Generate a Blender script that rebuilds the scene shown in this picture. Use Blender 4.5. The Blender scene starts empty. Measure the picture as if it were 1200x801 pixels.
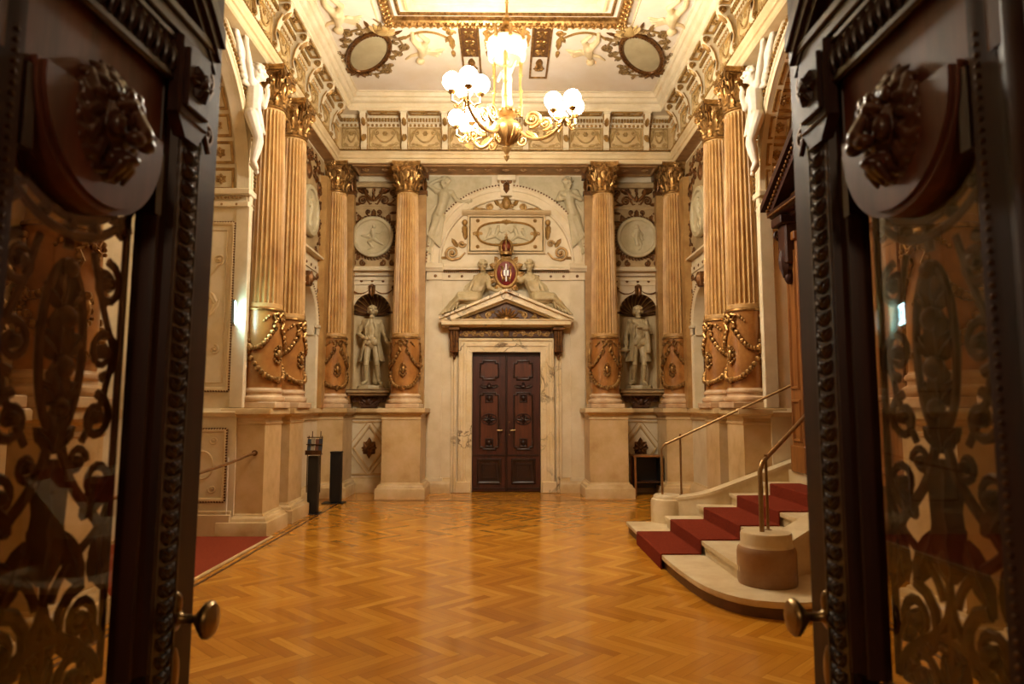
import bpy, bmesh, math, random
from mathutils import Vector, Matrix
random.seed(7)
S = bpy.context.scene
COL = S.collection
pi, cos, sin, rad = math.pi, math.cos, math.sin, math.radians
V3 = Vector

# ---------------------------------------------------------------- mesh builder
def mx(o, x, y, z):
    return Matrix(((x[0], y[0], z[0], o[0]), (x[1], y[1], z[1], o[1]), (x[2], y[2], z[2], o[2]), (0, 0, 0, 1)))
def T(x=0, y=0, z=0): return Matrix.Translation((x, y, z))
def RZ(a): return Matrix.Rotation(a, 4, 'Z')
def RX(a): return Matrix.Rotation(a, 4, 'X')
def RY(a): return Matrix.Rotation(a, 4, 'Y')
def SC(x, y=None, z=None): return Matrix.Diagonal((x, x if y is None else y, x if z is None else z, 1))
# relief planes: local x,y in the plane, z towards the viewer of the plane
def PB(y, x=0, z=0): return mx((x, y, z), (1, 0, 0), (0, 0, 1), (0, -1, 0))       # back wall, faces -Y
def PL(x, y=0, z=0): return mx((x, y, z), (0, 1, 0), (0, 0, 1), (1, 0, 0))        # left wall, faces +X
def PR(x, y=0, z=0): return mx((x, y, z), (0, 1, 0), (0, 0, 1), (-1, 0, 0))       # right wall, faces -X
def PC(z, x=0, y=0): return mx((x, y, z), (1, 0, 0), (0, -1, 0), (0, 0, -1))      # ceiling, faces down
ICO = None
class MB:
    def __init__(s, M=None):
        s.v = []; s.f = []; s.M = M or Matrix()
    def add(s, vs, fs):
        b = len(s.v); M = s.M
        s.v.extend([M @ V3(p) for p in vs])
        if M.determinant() < 0: s.f.extend([tuple(b + i for i in reversed(f)) for f in fs])
        else: s.f.extend([tuple(b + i for i in f) for f in fs])
        return s
    def merge(s, o): return s.add(o.v, o.f)
    def box(s, x0, x1, y0, y1, z0, z1, c=0.0):
        if x0 > x1: x0, x1 = x1, x0
        if y0 > y1: y0, y1 = y1, y0
        if z0 > z1: z0, z1 = z1, z0
        if c <= 0:
            v = [(x, y, z) for z in (z0, z1) for y in (y0, y1) for x in (x0, x1)]
            return s.add(v, [(0, 2, 3, 1), (4, 5, 7, 6), (0, 1, 5, 4), (2, 6, 7, 3), (0, 4, 6, 2), (1, 3, 7, 5)])
        c = min(c, (x1 - x0) * .45, (y1 - y0) * .45, (z1 - z0) * .45)
        X = (x0, x1); Y = (y0, y1); Z = (z0, z1); v = []; idx = {}
        for i in (0, 1):
            for j in (0, 1):
                for k in (0, 1):
                    sx, sy, sz = (c if i == 0 else -c), (c if j == 0 else -c), (c if k == 0 else -c)
                    for a, p in enumerate(((X[i], Y[j] + sy, Z[k] + sz), (X[i] + sx, Y[j], Z[k] + sz), (X[i] + sx, Y[j] + sy, Z[k]))):
                        idx[i, j, k, a] = len(v); v.append(p)
        f = []
        for i in (0, 1):
            q = [idx[i, 0, 0, 0], idx[i, 1, 0, 0], idx[i, 1, 1, 0], idx[i, 0, 1, 0]]; f.append(q if i else q[::-1])
            q = [idx[0, i, 0, 1], idx[1, i, 0, 1], idx[1, i, 1, 1], idx[0, i, 1, 1]]; f.append(q[::-1] if i else q)
            q = [idx[0, 0, i, 2], idx[1, 0, i, 2], idx[1, 1, i, 2], idx[0, 1, i, 2]]; f.append(q if i else q[::-1])
        for i in (0, 1):
            for j in (0, 1):
                q = [idx[i, j, 0, 0], idx[i, j, 0, 1], idx[i, j, 1, 1], idx[i, j, 1, 0]]; f.append(q if (i ^ j) else q[::-1])
                q = [idx[i, 0, j, 0], idx[i, 1, j, 0], idx[i, 1, j, 2], idx[i, 0, j, 2]]; f.append(q if (i ^ j) else q[::-1])
                q = [idx[0, i, j, 1], idx[0, i, j, 2], idx[1, i, j, 2], idx[1, i, j, 1]]; f.append(q if (i ^ j) else q[::-1])
                for k in (0, 1):
                    t = [idx[i, j, k, 0], idx[i, j, k, 1], idx[i, j, k, 2]]; f.append(t if (i ^ j ^ k) else t[::-1])
        return s.add(v, f)
    def lathe(s, prof, n=24, a0=0, a1=2 * pi, cap=True, rmod=None):
        full = abs(a1 - a0 - 2 * pi) < 1e-6; m = n if full else n + 1
        v = []; f = []
        for r, z in prof:
            for k in range(m):
                a = a0 + (a1 - a0) * k / n
                rr = r * (rmod(a, z) if rmod else 1)
                v.append((rr * cos(a), rr * sin(a), z))
        for i in range(len(prof) - 1):
            for k in range(n):
                k2 = (k + 1) % m
                f.append((i * m + k, i * m + k2, (i + 1) * m + k2, (i + 1) * m + k))
        if cap and full:
            f.append(tuple(range(m))[::-1]); f.append(tuple((len(prof) - 1) * m + k for k in range(m)))
        return s.add(v, f)
    def tube(s, pts, r, n=8, flat=1.0, closed=False, up=None):
        pts = [V3(p) for p in pts]; N = len(pts)
        R = r if isinstance(r, (list, tuple)) else [r] * N
        tg = []
        for i in range(N):
            a = pts[(i - 1) % N] if (closed or i > 0) else pts[i]
            b = pts[(i + 1) % N] if (closed or i < N - 1) else pts[i]
            t = b - a
            tg.append(t.normalized() if t.length > 1e-9 else V3((0, 0, 1)))
        if up is None:
            up = V3((0, 0, 1)) if abs(tg[0].z) < .9 else V3((1, 0, 0))
        nrm = V3(up); nrm = (nrm - tg[0] * nrm.dot(tg[0])).normalized()
        v = []; f = []
        for i in range(N):
            nn = nrm - tg[i] * nrm.dot(tg[i])
            nrm = nn.normalized() if nn.length > 1e-6 else nrm
            bi = tg[i].cross(nrm)
            for k in range(n):
                a = 2 * pi * k / n
                v.append(pts[i] + (bi * cos(a) + nrm * sin(a) * flat) * R[i])
        M = N if closed else N - 1
        for i in range(M):
            j = (i + 1) % N
            for k in range(n):
                k2 = (k + 1) % n
                f.append((i * n + k, i * n + k2, j * n + k2, j * n + k))
        if not closed:
            f.append(tuple(range(n))[::-1]); f.append(tuple((N - 1) * n + k for k in range(n)))
        return s.add(v, f)
    def cap(s, p0, p1, r0, r1=None, n=10):
        r1 = r0 if r1 is None else r1
        p0 = V3(p0); p1 = V3(p1); d = p1 - p0; L = d.length
        d = d / L if L > 1e-9 else V3((0, 0, 1))
        P = []; R = []
        for k in range(4):
            a = pi / 2 * k / 4; P.append(p0 - d * r0 * cos(a)); R.append(max(r0 * sin(a), r0 * .08))
        P.append(p0); R.append(r0); P.append(p1); R.append(r1)
        for k in range(3, -1, -1):
            a = pi / 2 * k / 4; P.append(p1 + d * r1 * cos(a)); R.append(max(r1 * sin(a), r1 * .08))
        return s.tube(P, R, n)
    def ell(s, c, rx, ry=None, rz=None, n=10, m=6, rot=None):
        ry = rx if ry is None else ry; rz = rx if rz is None else rz
        v = [(0, 0, -1)]; f = []
        for i in range(1, m):
            a = -pi / 2 + pi * i / m
            for k in range(n):
                b = 2 * pi * k / n; v.append((cos(a) * cos(b), cos(a) * sin(b), sin(a)))
        v.append((0, 0, 1)); t = len(v) - 1
        for k in range(n):
            k2 = (k + 1) % n
            f.append((0, 1 + k2, 1 + k)); f.append((t, 1 + (m - 2) * n + k, 1 + (m - 2) * n + k2))
            for i in range(m - 2):
                f.append((1 + i * n + k, 1 + i * n + k2, 1 + (i + 1) * n + k2, 1 + (i + 1) * n + k))
        Q = T(*c) @ (rot or Matrix()) @ SC(rx, ry, rz)
        return s.add([Q @ V3(p) for p in v], f)
    def bead(s, c, r, rz=None):
        return s.ell(c, r, r, rz or r, n=6, m=4)
    def prism(s, poly, z0, z1):
        n = len(poly); v = [(x, y, z0) for x, y in poly] + [(x, y, z1) for x, y in poly]
        a = sum(poly[i][0] * poly[(i + 1) % n][1] - poly[(i + 1) % n][0] * poly[i][1] for i in range(n))
        f = [tuple(range(n))[::-1], tuple(n + i for i in range(n))] + [(i, (i + 1) % n, n + (i + 1) % n, n + i) for i in range(n)]
        if a < 0: f = [q[::-1] for q in f]
        return s.add(v, f)
    def sweep(s, path, prof, closed=False, capends=True, pclosed=False):
        # path: plan points (x,y); prof: (d, h): d to the LEFT of travel, h along local z
        N = len(path); n = len(prof); v = []; f = []
        P = [V3((p[0], p[1])) for p in path]
        def nr(a, b):
            d = (b - a).normalized(); return V3((-d.y, d.x))
        for i in range(N):
            if closed or 0 < i < N - 1:
                n1 = nr(P[(i - 1) % N], P[i]); n2 = nr(P[i], P[(i + 1) % N])
                m = (n1 + n2); k = m.length_squared
                m = m * (2 / k) if k > .15 else n1
            elif i == 0: m = nr(P[0], P[1])
            else: m = nr(P[-2], P[-1])
            for d, h in prof: v.append((P[i].x + m.x * d, P[i].y + m.y * d, h))
        M = N if closed else N - 1
        for i in range(M):
            j = (i + 1) % N
            for k in range(n if pclosed else n - 1):
                k2 = (k + 1) % n
                f.append((i * n + k, j * n + k, j * n + k2, i * n + k2))
        if not closed and capends:
            f.append(tuple(range(n))); f.append(tuple((N - 1) * n + k for k in range(n))[::-1])
        return s.add(v, f)
    # ---- relief ornament in a plane (x,y) with height z
    def rscroll(s, cx, cy, r, turns=1.6, a0=0, d=1, w=.02, z=.01, n=None, flat=.8, ball=True, tail=None):
        n = n or max(10, int(12 * turns)); pts = []; R = []
        for i in range(n + 1):
            t = i / n; rr = r * (1 - .82 * t); a = a0 + d * 2 * pi * turns * t
            pts.append((cx + rr * cos(a), cy + rr * sin(a), z)); R.append(w * (1 - .45 * t))
        if tail:
            pts = [(*p, z) for p in tail] + pts; R = [w * (.5 + .5 * i / max(1, len(tail))) for i in range(len(tail))] + R
        s.tube(pts, R, 6, flat, up=V3((0, 0, 1)))
        if ball: s.bead((cx, cy, z), w * 1.5)
        return s
    def rleaf(s, x, y, a, L, W, h=.02, z=0, curl=0.0):
        n = 6; v = []; f = []
        prof = [.25, .8, 1.0, .85, .95, .55, .06]
        for i in range(n + 1):
            t = i / n; aa = a + curl * t; w = W * .5 * prof[i]
            px = x + L * t * cos(a + curl * t * .5); py = y + L * t * sin(a + curl * t * .5)
            nx, ny = -sin(aa), cos(aa); hh = h * (.6 + .6 * sin(pi * min(1, t * 1.1)))
            v += [(px + nx * w, py + ny * w, z), (px + nx * w * .5, py + ny * w * .5, z + hh * .8), (px, py, z + hh * .55), (px - nx * w * .5, py - ny * w * .5, z + hh * .8), (px - nx * w, py - ny * w, z)]
        for i in range(n):
            for k in range(4):
                f.append((i * 5 + k + 1, i * 5 + k, (i + 1) * 5 + k, (i + 1) * 5 + k + 1))
            f.append((i * 5, i * 5 + 4, (i + 1) * 5 + 4, (i + 1) * 5))
        f.append((0, 1, 2, 3, 4)); f.append((n * 5 + 4, n * 5 + 3, n * 5 + 2, n * 5 + 1, n * 5))
        return s.add(v, f)
    def rosette(s, x, y, r, z=0, n=8, h=None):
        h = h or r * .35
        for k in range(n): s.rleaf(x, y, 2 * pi * k / n, r, r * .75, h, z)
        return s.ell((x, y, z + h * .6), r * .3, r * .3, h)
    def swag(s, x0, y0, x1, y1, drop, r, z=.0, n=None, vary=.35):
        L = math.hypot(x1 - x0, y1 - y0) + drop * 1.6; n = n or max(5, int(L / (r * 1.5)))
        for i in range(n + 1):
            t = i / n; k = 4 * t * (1 - t)
            s.bead((x0 + (x1 - x0) * t, y0 + (y1 - y0) * t - drop * k, z + r * .4), r * (1 - vary + vary * k))
        return s
    def beads(s, pts, r, gap=2.1, z=0, closed=False):
        P = [V3((p[0], p[1])) for p in pts]
        if closed: P.append(P[0])
        acc = 0
        for a, b in zip(P, P[1:]):
            L = (b - a).length; n = max(1, int(L / (gap * r)))
            for i in range(n):
                p = a + (b - a) * ((i + .5) / n); s.bead((p.x, p.y, z), r)
        return s
    def rframe(s, x0, x1, y0, y1, prof):   # prof d inward, h up
        return s.sweep([(x0, y0), (x1, y0), (x1, y1), (x0, y1)], prof, closed=True)

def arc(cx, cy, r, a0, a1, n=24, ry=None):
    ry = r if ry is None else ry
    return [(cx + r * cos(a0 + (a1 - a0) * i / n), cy + ry * sin(a0 + (a1 - a0) * i / n)) for i in range(n + 1)]
def oval(cx, cy, rx, ry, n=40):
    return [(cx + rx * cos(2 * pi * i / n), cy + ry * sin(2 * pi * i / n)) for i in range(n)]
def bez(p0, p1, p2, p3, n=10):
    o = []
    for i in range(n + 1):
        t = i / n; u = 1 - t
        o.append(tuple(u**3 * a + 3 * u * u * t * b + 3 * u * t * t * c + t**3 * d for a, b, c, d in zip(p0, p1, p2, p3)))
    return o

def obj(name, mb, mat, parent=None, ang=40, **props):
    me = bpy.data.meshes.new(name)
    me.from_pydata([tuple(p) for p in mb.v], [], mb.f)
    me.validate()
    for p in me.polygons: p.use_smooth = True
    try: me.set_sharp_from_angle(angle=rad(ang))
    except Exception: pass
    me.materials.append(mat)
    o = bpy.data.objects.new(name, me); COL.objects.link(o)
    if parent is not None: o.parent = parent
    for k, v in props.items(): o[k] = v
    return o
def tag(o, label, cat, group=None, kind='thing'):
    o['label'] = label; o['category'] = cat; o['kind'] = kind
    if group: o['group'] = group
    return o
def thing(name, label, cat, loc=(0, 0, 0), rz=0, group=None):
    o = bpy.data.objects.new(name, None); COL.objects.link(o)
    o.location = loc; o.rotation_euler = (0, 0, rz); o.empty_display_size = .1
    return tag(o, label, cat, group)
def struct(name, mb, mat, parent=None, **k):
    o = obj(name, mb, mat, parent, **k)
    if parent is None: o['kind'] = 'structure'
    return o
def dup(root, loc, label, rz=0, group=None, mir=False):
    r = root.copy(); COL.objects.link(r); r.location = loc; r.rotation_euler = (0, 0, rz); r['label'] = label
    if mir: r.scale = (-1, 1, 1)
    if group: r['group'] = group
    for ch in list(root.children):
        c = ch.copy(); COL.objects.link(c); c.parent = r
        for g in list(ch.children):
            d = g.copy(); COL.objects.link(d); d.parent = c
    return r

def sculpt(mb, vox=.012, smooth=4, fac=.5):
    """melt the overlapping volumes into one continuous skin"""
    me = bpy.data.meshes.new('tmp'); me.from_pydata([tuple(p) for p in mb.v], [], mb.f)
    o = bpy.data.objects.new('tmp', me); COL.objects.link(o)
    m = o.modifiers.new('r', 'REMESH'); m.mode = 'VOXEL'; m.voxel_size = vox
    m = o.modifiers.new('s', 'SMOOTH'); m.factor = fac; m.iterations = smooth
    dg = bpy.context.evaluated_depsgraph_get(); e = o.evaluated_get(dg).to_mesh()
    out = MB(); out.v = [v.co.copy() for v in e.vertices]; out.f = [tuple(p.vertices) for p in e.polygons]
    bpy.data.objects.remove(o); bpy.data.meshes.remove(me)
    return out

# ---------------------------------------------------------------- camera model of the photograph (1200 x 801)
FOC, CXP, CYP, EYE = 800.0, 600.0, 400.5, 1.5
_d = V3(((592 - CXP) / FOC, -(478 - CYP) / FOC, -1.0)).normalized()
PSI = math.asin(-_d.x); PITCH = math.asin(-_d.y / cos(PSI))
FW = V3((sin(PSI) * cos(PITCH), cos(PSI) * cos(PITCH), sin(PITCH)))
RT = V3((cos(PSI), -sin(PSI), 0)); UP = RT.cross(FW)

# ---------------------------------------------------------------- materials
def nodes(name):
    m = bpy.data.materials.new(name); m.use_nodes = True
    nt = m.node_tree; b = nt.nodes['Principled BSDF']
    return m, nt, b
def srgb(h):
    c = [int(h[i:i + 2], 16) / 255 for i in (0, 2, 4)]
    return tuple((x / 12.92 if x < .04045 else ((x + .055) / 1.055)**2.4) for x in c) + (1,)
def mat(name, c1, c2=None, scale=4, rough=.5, metal=0, bump=0, bscale=None, lo=.35, hi=.65, veins=None, vscale=2.5, detail=6, stretch=None, spec=.5, c3=None):
    m, nt, b = nodes(name); L = nt.links
    b.inputs['Roughness'].default_value = rough; b.inputs['Metallic'].default_value = metal
    b.inputs['Specular IOR Level'].default_value = spec
    c1 = srgb(c1) if isinstance(c1, str) else c1
    b.inputs['Base Color'].default_value = c1
    tc = nt.nodes.new('ShaderNodeTexCoord'); src = tc.outputs['Object']
    if stretch:
        mp = nt.nodes.new('ShaderNodeMapping'); mp.inputs['Scale'].default_value = stretch
        L.new(src, mp.inputs['Vector']); src = mp.outputs['Vector']
    if c2:
        c2 = srgb(c2) if isinstance(c2, str) else c2
        nz = nt.nodes.new('ShaderNodeTexNoise'); nz.inputs['Scale'].default_value = scale; nz.inputs['Detail'].default_value = detail
        nz.inputs['Roughness'].default_value = .62
        L.new(src, nz.inputs['Vector'])
        r = nt.nodes.new('ShaderNodeValToRGB'); r.color_ramp.elements[0].position = lo; r.color_ramp.elements[1].position = hi
        r.color_ramp.elements[0].color = c1; r.color_ramp.elements[1].color = c2
        if c3:
            e = r.color_ramp.elements.new((lo + hi) / 2); e.color = srgb(c3)
        L.new(nz.outputs['Fac'], r.inputs['Fac']); out = r.outputs['Color']
        if veins:
            n2 = nt.nodes.new('ShaderNodeTexNoise'); n2.inputs['Scale'].default_value = vscale; n2.inputs['Detail'].default_value = 5
            n2.inputs['Distortion'].default_value = 1.2; L.new(src, n2.inputs['Vector'])
            a = nt.nodes.new('ShaderNodeMath'); a.operation = 'SUBTRACT'; a.inputs[1].default_value = .5; L.new(n2.outputs['Fac'], a.inputs[0])
            ab = nt.nodes.new('ShaderNodeMath'); ab.operation = 'ABSOLUTE'; L.new(a.outputs[0], ab.inputs[0])
            r2 = nt.nodes.new('ShaderNodeValToRGB'); r2.color_ramp.elements[0].position = 0; r2.color_ramp.elements[0].color = (1, 1, 1, 1)
            r2.color_ramp.elements[1].position = .035; r2.color_ramp.elements[1].color = (0, 0, 0, 1); L.new(ab.outputs[0], r2.inputs['Fac'])
            n3 = nt.nodes.new('ShaderNodeTexNoise'); n3.inputs['Scale'].default_value = vscale * .6; L.new(src, n3.inputs['Vector'])
            r3 = nt.nodes.new('ShaderNodeValToRGB'); r3.color_ramp.elements[0].position = .48; r3.color_ramp.elements[1].position = .6; L.new(n3.outputs['Fac'], r3.inputs['Fac'])
            mu = nt.nodes.new('ShaderNodeMath'); mu.operation = 'MULTIPLY'; L.new(r2.outputs['Color'], mu.inputs[0]); L.new(r3.outputs['Color'], mu.inputs[1])
            mix = nt.nodes.new('ShaderNodeMixRGB'); mix.inputs['Color2'].default_value = srgb(veins); L.new(out, mix.inputs['Color1']); L.new(mu.outputs[0], mix.inputs['Fac']); out = mix.outputs['Color']
        L.new(out, b.inputs['Base Color'])
    if bump:
        nb = nt.nodes.new('ShaderNodeTexNoise'); nb.inputs['Scale'].default_value = bscale or scale * 4; nb.inputs['Detail'].default_value = 5
        L.new(src, nb.inputs['Vector'])
        bp = nt.nodes.new('ShaderNodeBump'); bp.inputs['Strength'].default_value = bump; bp.inputs['Distance'].default_value = .01
        L.new(nb.outputs['Fac'], bp.inputs['Height']); L.new(bp.outputs['Normal'], b.inputs['Normal'])
    return m
def emit(name, c, k):
    m, nt, b = nodes(name); b.inputs['Base Color'].default_value = c
    b.inputs['Emission Color'].default_value = c; b.inputs['Emission Strength'].default_value = k
    return m
def glass_mat(name, tint, f0=1.5):
    m = bpy.data.materials.new(name); m.use_nodes = True; nt = m.node_tree; nt.nodes.clear()
    o = nt.nodes.new('ShaderNodeOutputMaterial'); mi = nt.nodes.new('ShaderNodeMixShader')
    t = nt.nodes.new('ShaderNodeBsdfTransparent'); t.inputs['Color'].default_value = tint
    g = nt.nodes.new('ShaderNodeBsdfGlossy'); g.inputs['Roughness'].default_value = .02
    fr = nt.nodes.new('ShaderNodeFresnel'); fr.inputs['IOR'].default_value = f0
    ge = nt.nodes.new('ShaderNodeNewGeometry'); iv = nt.nodes.new('ShaderNodeMath'); iv.operation = 'SUBTRACT'; iv.inputs[0].default_value = 1; nt.links.new(ge.outputs['Backfacing'], iv.inputs[1])
    mu = nt.nodes.new('ShaderNodeMath'); mu.operation = 'MULTIPLY'; nt.links.new(fr.outputs[0], mu.inputs[0]); nt.links.new(iv.outputs[0], mu.inputs[1])
    nt.links.new(mu.outputs[0], mi.inputs[0]); nt.links.new(t.outputs[0], mi.inputs[1]); nt.links.new(g.outputs[0], mi.inputs[2]); nt.links.new(mi.outputs[0], o.inputs[0])
    return m

def herringbone():
    m, nt, b = nodes('herringbone_parquet'); L = nt.links
    def M(op, a, c=None, e=None):
        n = nt.nodes.new('ShaderNodeMath'); n.operation = op
        for i, x in enumerate((a, c, e)):
            if x is None: continue
            if isinstance(x, (int, float)): n.inputs[i].default_value = x
            else: L.new(x, n.inputs[i])
        return n.outputs[0]
    W = .078; n = 6
    tc = nt.nodes.new('ShaderNodeTexCoord'); sp = nt.nodes.new('ShaderNodeSeparateXYZ'); L.new(tc.outputs['Object'], sp.inputs[0])
    k = 1 / (math.sqrt(2) * W)
    u = M('MULTIPLY', M('SUBTRACT', sp.outputs[0], sp.outputs[1]), k)
    v = M('MULTIPLY', M('ADD', sp.outputs[0], sp.outputs[1]), k)
    i = M('FLOOR', u); j = M('FLOOR', v); fu = M('SUBTRACT', u, i); fv = M('SUBTRACT', v, j)
    d = M('SUBTRACT', i, j); mm = M('FLOORED_MODULO', d, 2 * n)
    hz = M('LESS_THAN', mm, n - .5)
    vert = M('SUBTRACT', 1, hz)
    lvj = M('SUBTRACT', 2 * n - 1, mm)
    idx = M('SUBTRACT', i, M('MULTIPLY', hz, mm)); idy = M('SUBTRACT', j, M('MULTIPLY', vert, lvj))
    along = M('ADD', M('MULTIPLY', hz, M('ADD', mm, fu)), M('MULTIPLY', vert, M('ADD', lvj, fv)))
    across = M('ADD', M('MULTIPLY', hz, fv), M('MULTIPLY', vert, fu))
    cb = nt.nodes.new('ShaderNodeCombineXYZ'); L.new(idx, cb.inputs[0]); L.new(idy, cb.inputs[1]); L.new(hz, cb.inputs[2])
    wn = nt.nodes.new('ShaderNodeTexWhiteNoise'); wn.noise_dimensions = '3D'; L.new(cb.outputs[0], wn.inputs['Vector'])
    gv = nt.nodes.new('ShaderNodeCombineXYZ')
    L.new(M('MULTIPLY', along, .35), gv.inputs[0]); L.new(M('MULTIPLY', across, 5.0), gv.inputs[1]); L.new(M('MULTIPLY', wn.outputs['Value'], 50), gv.inputs[2])
    gn = nt.nodes.new('ShaderNodeTexNoise'); gn.inputs['Scale'].default_value = 1.0; gn.inputs['Detail'].default_value = 4; L.new(gv.outputs[0], gn.inputs['Vector'])
    f = M('ADD', M('MULTIPLY', wn.outputs['Value'], .62), M('MULTIPLY', gn.outputs['Fac'], .42))
    r = nt.nodes.new('ShaderNodeValToRGB'); cr = r.color_ramp
    cr.elements[0].position = .1; cr.elements[0].color = srgb(FLOOR_C[0]); cr.elements[1].position = .92; cr.elements[1].color = srgb(FLOOR_C[3])
    e = cr.elements.new(.4); e.color = srgb(FLOOR_C[1]); e = cr.elements.new(.7); e.color = srgb(FLOOR_C[2])
    L.new(f, r.inputs['Fac'])
    # thin dark seams
    ea = M('MINIMUM', across, M('SUBTRACT', 1, across)); el = M('MINIMUM', along, M('SUBTRACT', n, along))
    seam = M('LESS_THAN', M('MINIMUM', ea, el), .022)
    mx_ = nt.nodes.new('ShaderNodeMixRGB'); mx_.inputs['Color2'].default_value = srgb(FLOOR_C[4]); L.new(r.outputs['Color'], mx_.inputs['Color1'])
    L.new(M('MULTIPLY', seam, .45), mx_.inputs['Fac']); L.new(mx_.outputs['Color'], b.inputs['Base Color'])
    rn = nt.nodes.new('ShaderNodeTexNoise'); rn.inputs['Scale'].default_value = 1.3; rn.inputs['Detail'].default_value = 5; L.new(tc.outputs['Object'], rn.inputs['Vector'])
    L.new(M('ADD', M('MULTIPLY', rn.outputs['Fac'], .16), .09), b.inputs['Roughness'])
    bp = nt.nodes.new('ShaderNodeBump'); bp.inputs['Strength'].default_value = .02; bp.inputs['Distance'].default_value = .004
    L.new(M('MULTIPLY', seam, -1), bp.inputs['Height']); L.new(bp.outputs['Normal'], b.inputs['Normal'])
    return m
FLOOR_C = ('9d6218', 'b3751e', 'c08126', 'd29737', '60390d')
CREAM = mat('cream_plaster', 'dacbad', 'cbb994', 3, .6, bump=.06, bscale=40)
CREAM2 = mat('warm_stucco', 'd2bd94', 'c2a87c', 2.5, .6, bump=.05, bscale=40)
CEIL = mat('ceiling_paint', 'd8ccbc', 'cfbfa6', 1.5, .65)
STUCCO_D = mat('grey_buff_stucco', 'b0966a', '967c54', 4, .6)
STONE = mat('beige_limestone', 'cfb489', 'b3925f', 2.2, .4, bump=.03, bscale=60, c3='c5a878')
STONE_B = mat('brown_beige_shaded_stone', '9c744c', '805936', 3, .4, bump=.03, bscale=60)  # brown drum stone, tone deepened to take in the shadow on it
STONE_L = mat('pale_stair_stone', 'd8c6a2', 'c4ab80', 3.5, .4)
GIALLO = mat('yellow_marble', 'c8a268', '986c3c', 5, .48, c3='b28a50', lo=.3, hi=.7, detail=10, stretch=(1, 1, .6))
DRUM = mat('amber_drum_marble', 'b07c40', '80501f', 4, .32, c3='9a6630', lo=.3, hi=.7, detail=9)
PINK = mat('rosy_base_marble', 'b8906a', 'd6bc96', 4, .3)
VEIN = mat('veined_white_marble', 'e2d0ac', 'd2ba8a', 3, .42, veins='5a3d1c', vscale=2.2)
GOLD = mat('gilding', 'b48c54', '6e4c22', 16, .36, .8, bump=.15, bscale=60)
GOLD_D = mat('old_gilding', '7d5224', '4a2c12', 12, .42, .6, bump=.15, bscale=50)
GILT = mat('gilded_relief', 'b08a4c', '7d5a2a', 9, .45, .35)
RELIEF = mat('pale_relief_stucco', 'b0935c', '947442', 10, .5, .1)
PLASTER = mat('white_statue_marble', 'c0ae86', 'a8946a', 6, .5)
WHITE = mat('white_stucco_figure', 'e6ded0', 'd8cdb8', 6, .55)
MEDAL = mat('grey_green_relief_ground', 'beb18e', 'ac9e7a', 5, .55)
BROWN = mat('brown_ornament_ground', '5e3a1c', '43270f', 6, .5)
DOORW = mat('red_brown_door_wood', '4c2214', '33150a', 3, .38, stretch=(6, 6, .7))
DOORP = mat('lighter_door_panel_wood', '603018', '46210f', 3, .38, stretch=(6, 6, .7))
LEAFW = mat('dark_mahogany', '3a1c12', '240f09', 3, .45, spec=.3, stretch=(5, 5, .6), bump=.04, bscale=30)
LEAFD = mat('carved_dark_oak', '32190f', '1e0c07', 5, .34)
PANELM = mat('reddish_door_panel', '6e3c2a', '4a2519', 3, .42, stretch=(5, 5, .6))
LIONM = mat('carved_bronze_brown_wood', '54301f', '361b10', 8, .3)
ORANGEW = mat('golden_brown_wood', '8f5a26', '6b3e17', 3, .4, stretch=(5, 5, .6))
IRON = mat('bronzed_iron', '6a4824', '402812', 8, .38, .65)
BLACK = mat('black_satin', '15120f', '0d0b09', 6, .45)
BRASS = mat('polished_brass', '967c52', '6e5734', 10, .33, .95)
STEEL = mat('brushed_bronze_rail', 'a3835a', '8c6d46', 10, .3, .85)
CARPET = mat('dark_red_carpet', '7d2f18', '662212', 60, .95, bump=.4, bscale=250, spec=.1)
CARPET2 = mat('orange_red_carpet', '8a3c24', '77301b', 60, .95, bump=.4, bscale=250, spec=.1)
RED = mat('crimson_enamel', '6e1210', '5a0d0d', 5, .3)
CHGOLD = mat('chandelier_gilt', 'b48f58', '8c6836', 10, .36, .7)
FLOORM = herringbone()
# ================================================================ the room shell
XW, YB, ZA, ZC, YC = 3.2, 12.5, 5.85, 7.0, 6.6      # side wall, back wall, architrave underside, ceiling, arch centre
YF = .7
def archwall(mb, x0, x1, y0, y1, cx, r, ys, yb, n=24, ry=None):
    P = arc(cx, ys, r, pi, 0, n, ry)
    v = []; f = []
    def q(*p):
        b = len(v); v.extend([(a, c, 0) for a, c in p]); f.append(tuple(range(b, b + len(p))))
    q((x0, y0), (cx - r, y0), (cx - r, y1), (x0, y1)) if cx - r - x0 > 1e-4 else None
    q((cx + r, y0), (x1, y0), (x1, y1), (cx + r, y1)) if x1 - cx - r > 1e-4 else None
    if yb > y0: q((cx - r, y0), (cx + r, y0), (cx + r, yb), (cx - r, yb))
    for a, c in zip(P, P[1:]): q(a, c, (c[0], y1), (a[0], y1))
    mb.add(v, f)
def reveal(mb, cx, r, ys, yb, depth, n=24, back=True):
    P = [(cx - r, yb)] + arc(cx, ys, r, pi, 0, n) + [(cx + r, yb)]
    v = []; f = []
    for p in P: v += [(p[0], p[1], 0), (p[0], p[1], -depth)]
    for i in range(len(P) - 1): f.append((2 * i, 2 * i + 1, 2 * i + 3, 2 * i + 2))
    if yb > .01: f.append((0, 2 * len(P) - 2, 2 * len(P) - 1, 1))
    if back: f.append(tuple(2 * i + 1 for i in range(len(P))))
    mb.add(v, f)

# floor
m = MB(); m.box(-4.6, 4.6, -3.2, 13, -.1, 0); floor = struct('floor', m, FLOORM)
m = MB()
for s in (-1, 1):
    m.box(s * 2.62, s * 2.65, 1, 11.3, 0, .003); m.box(s * 2.7, s * 2.715, 1, 11.3, 0, .003)
m.box(-2.65, 2.65, 11.3, 11.33, 0, .003)
struct('trim_1', m, mat('dark_floor_border', '5a3416', '43260f', 8, .3))
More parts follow.
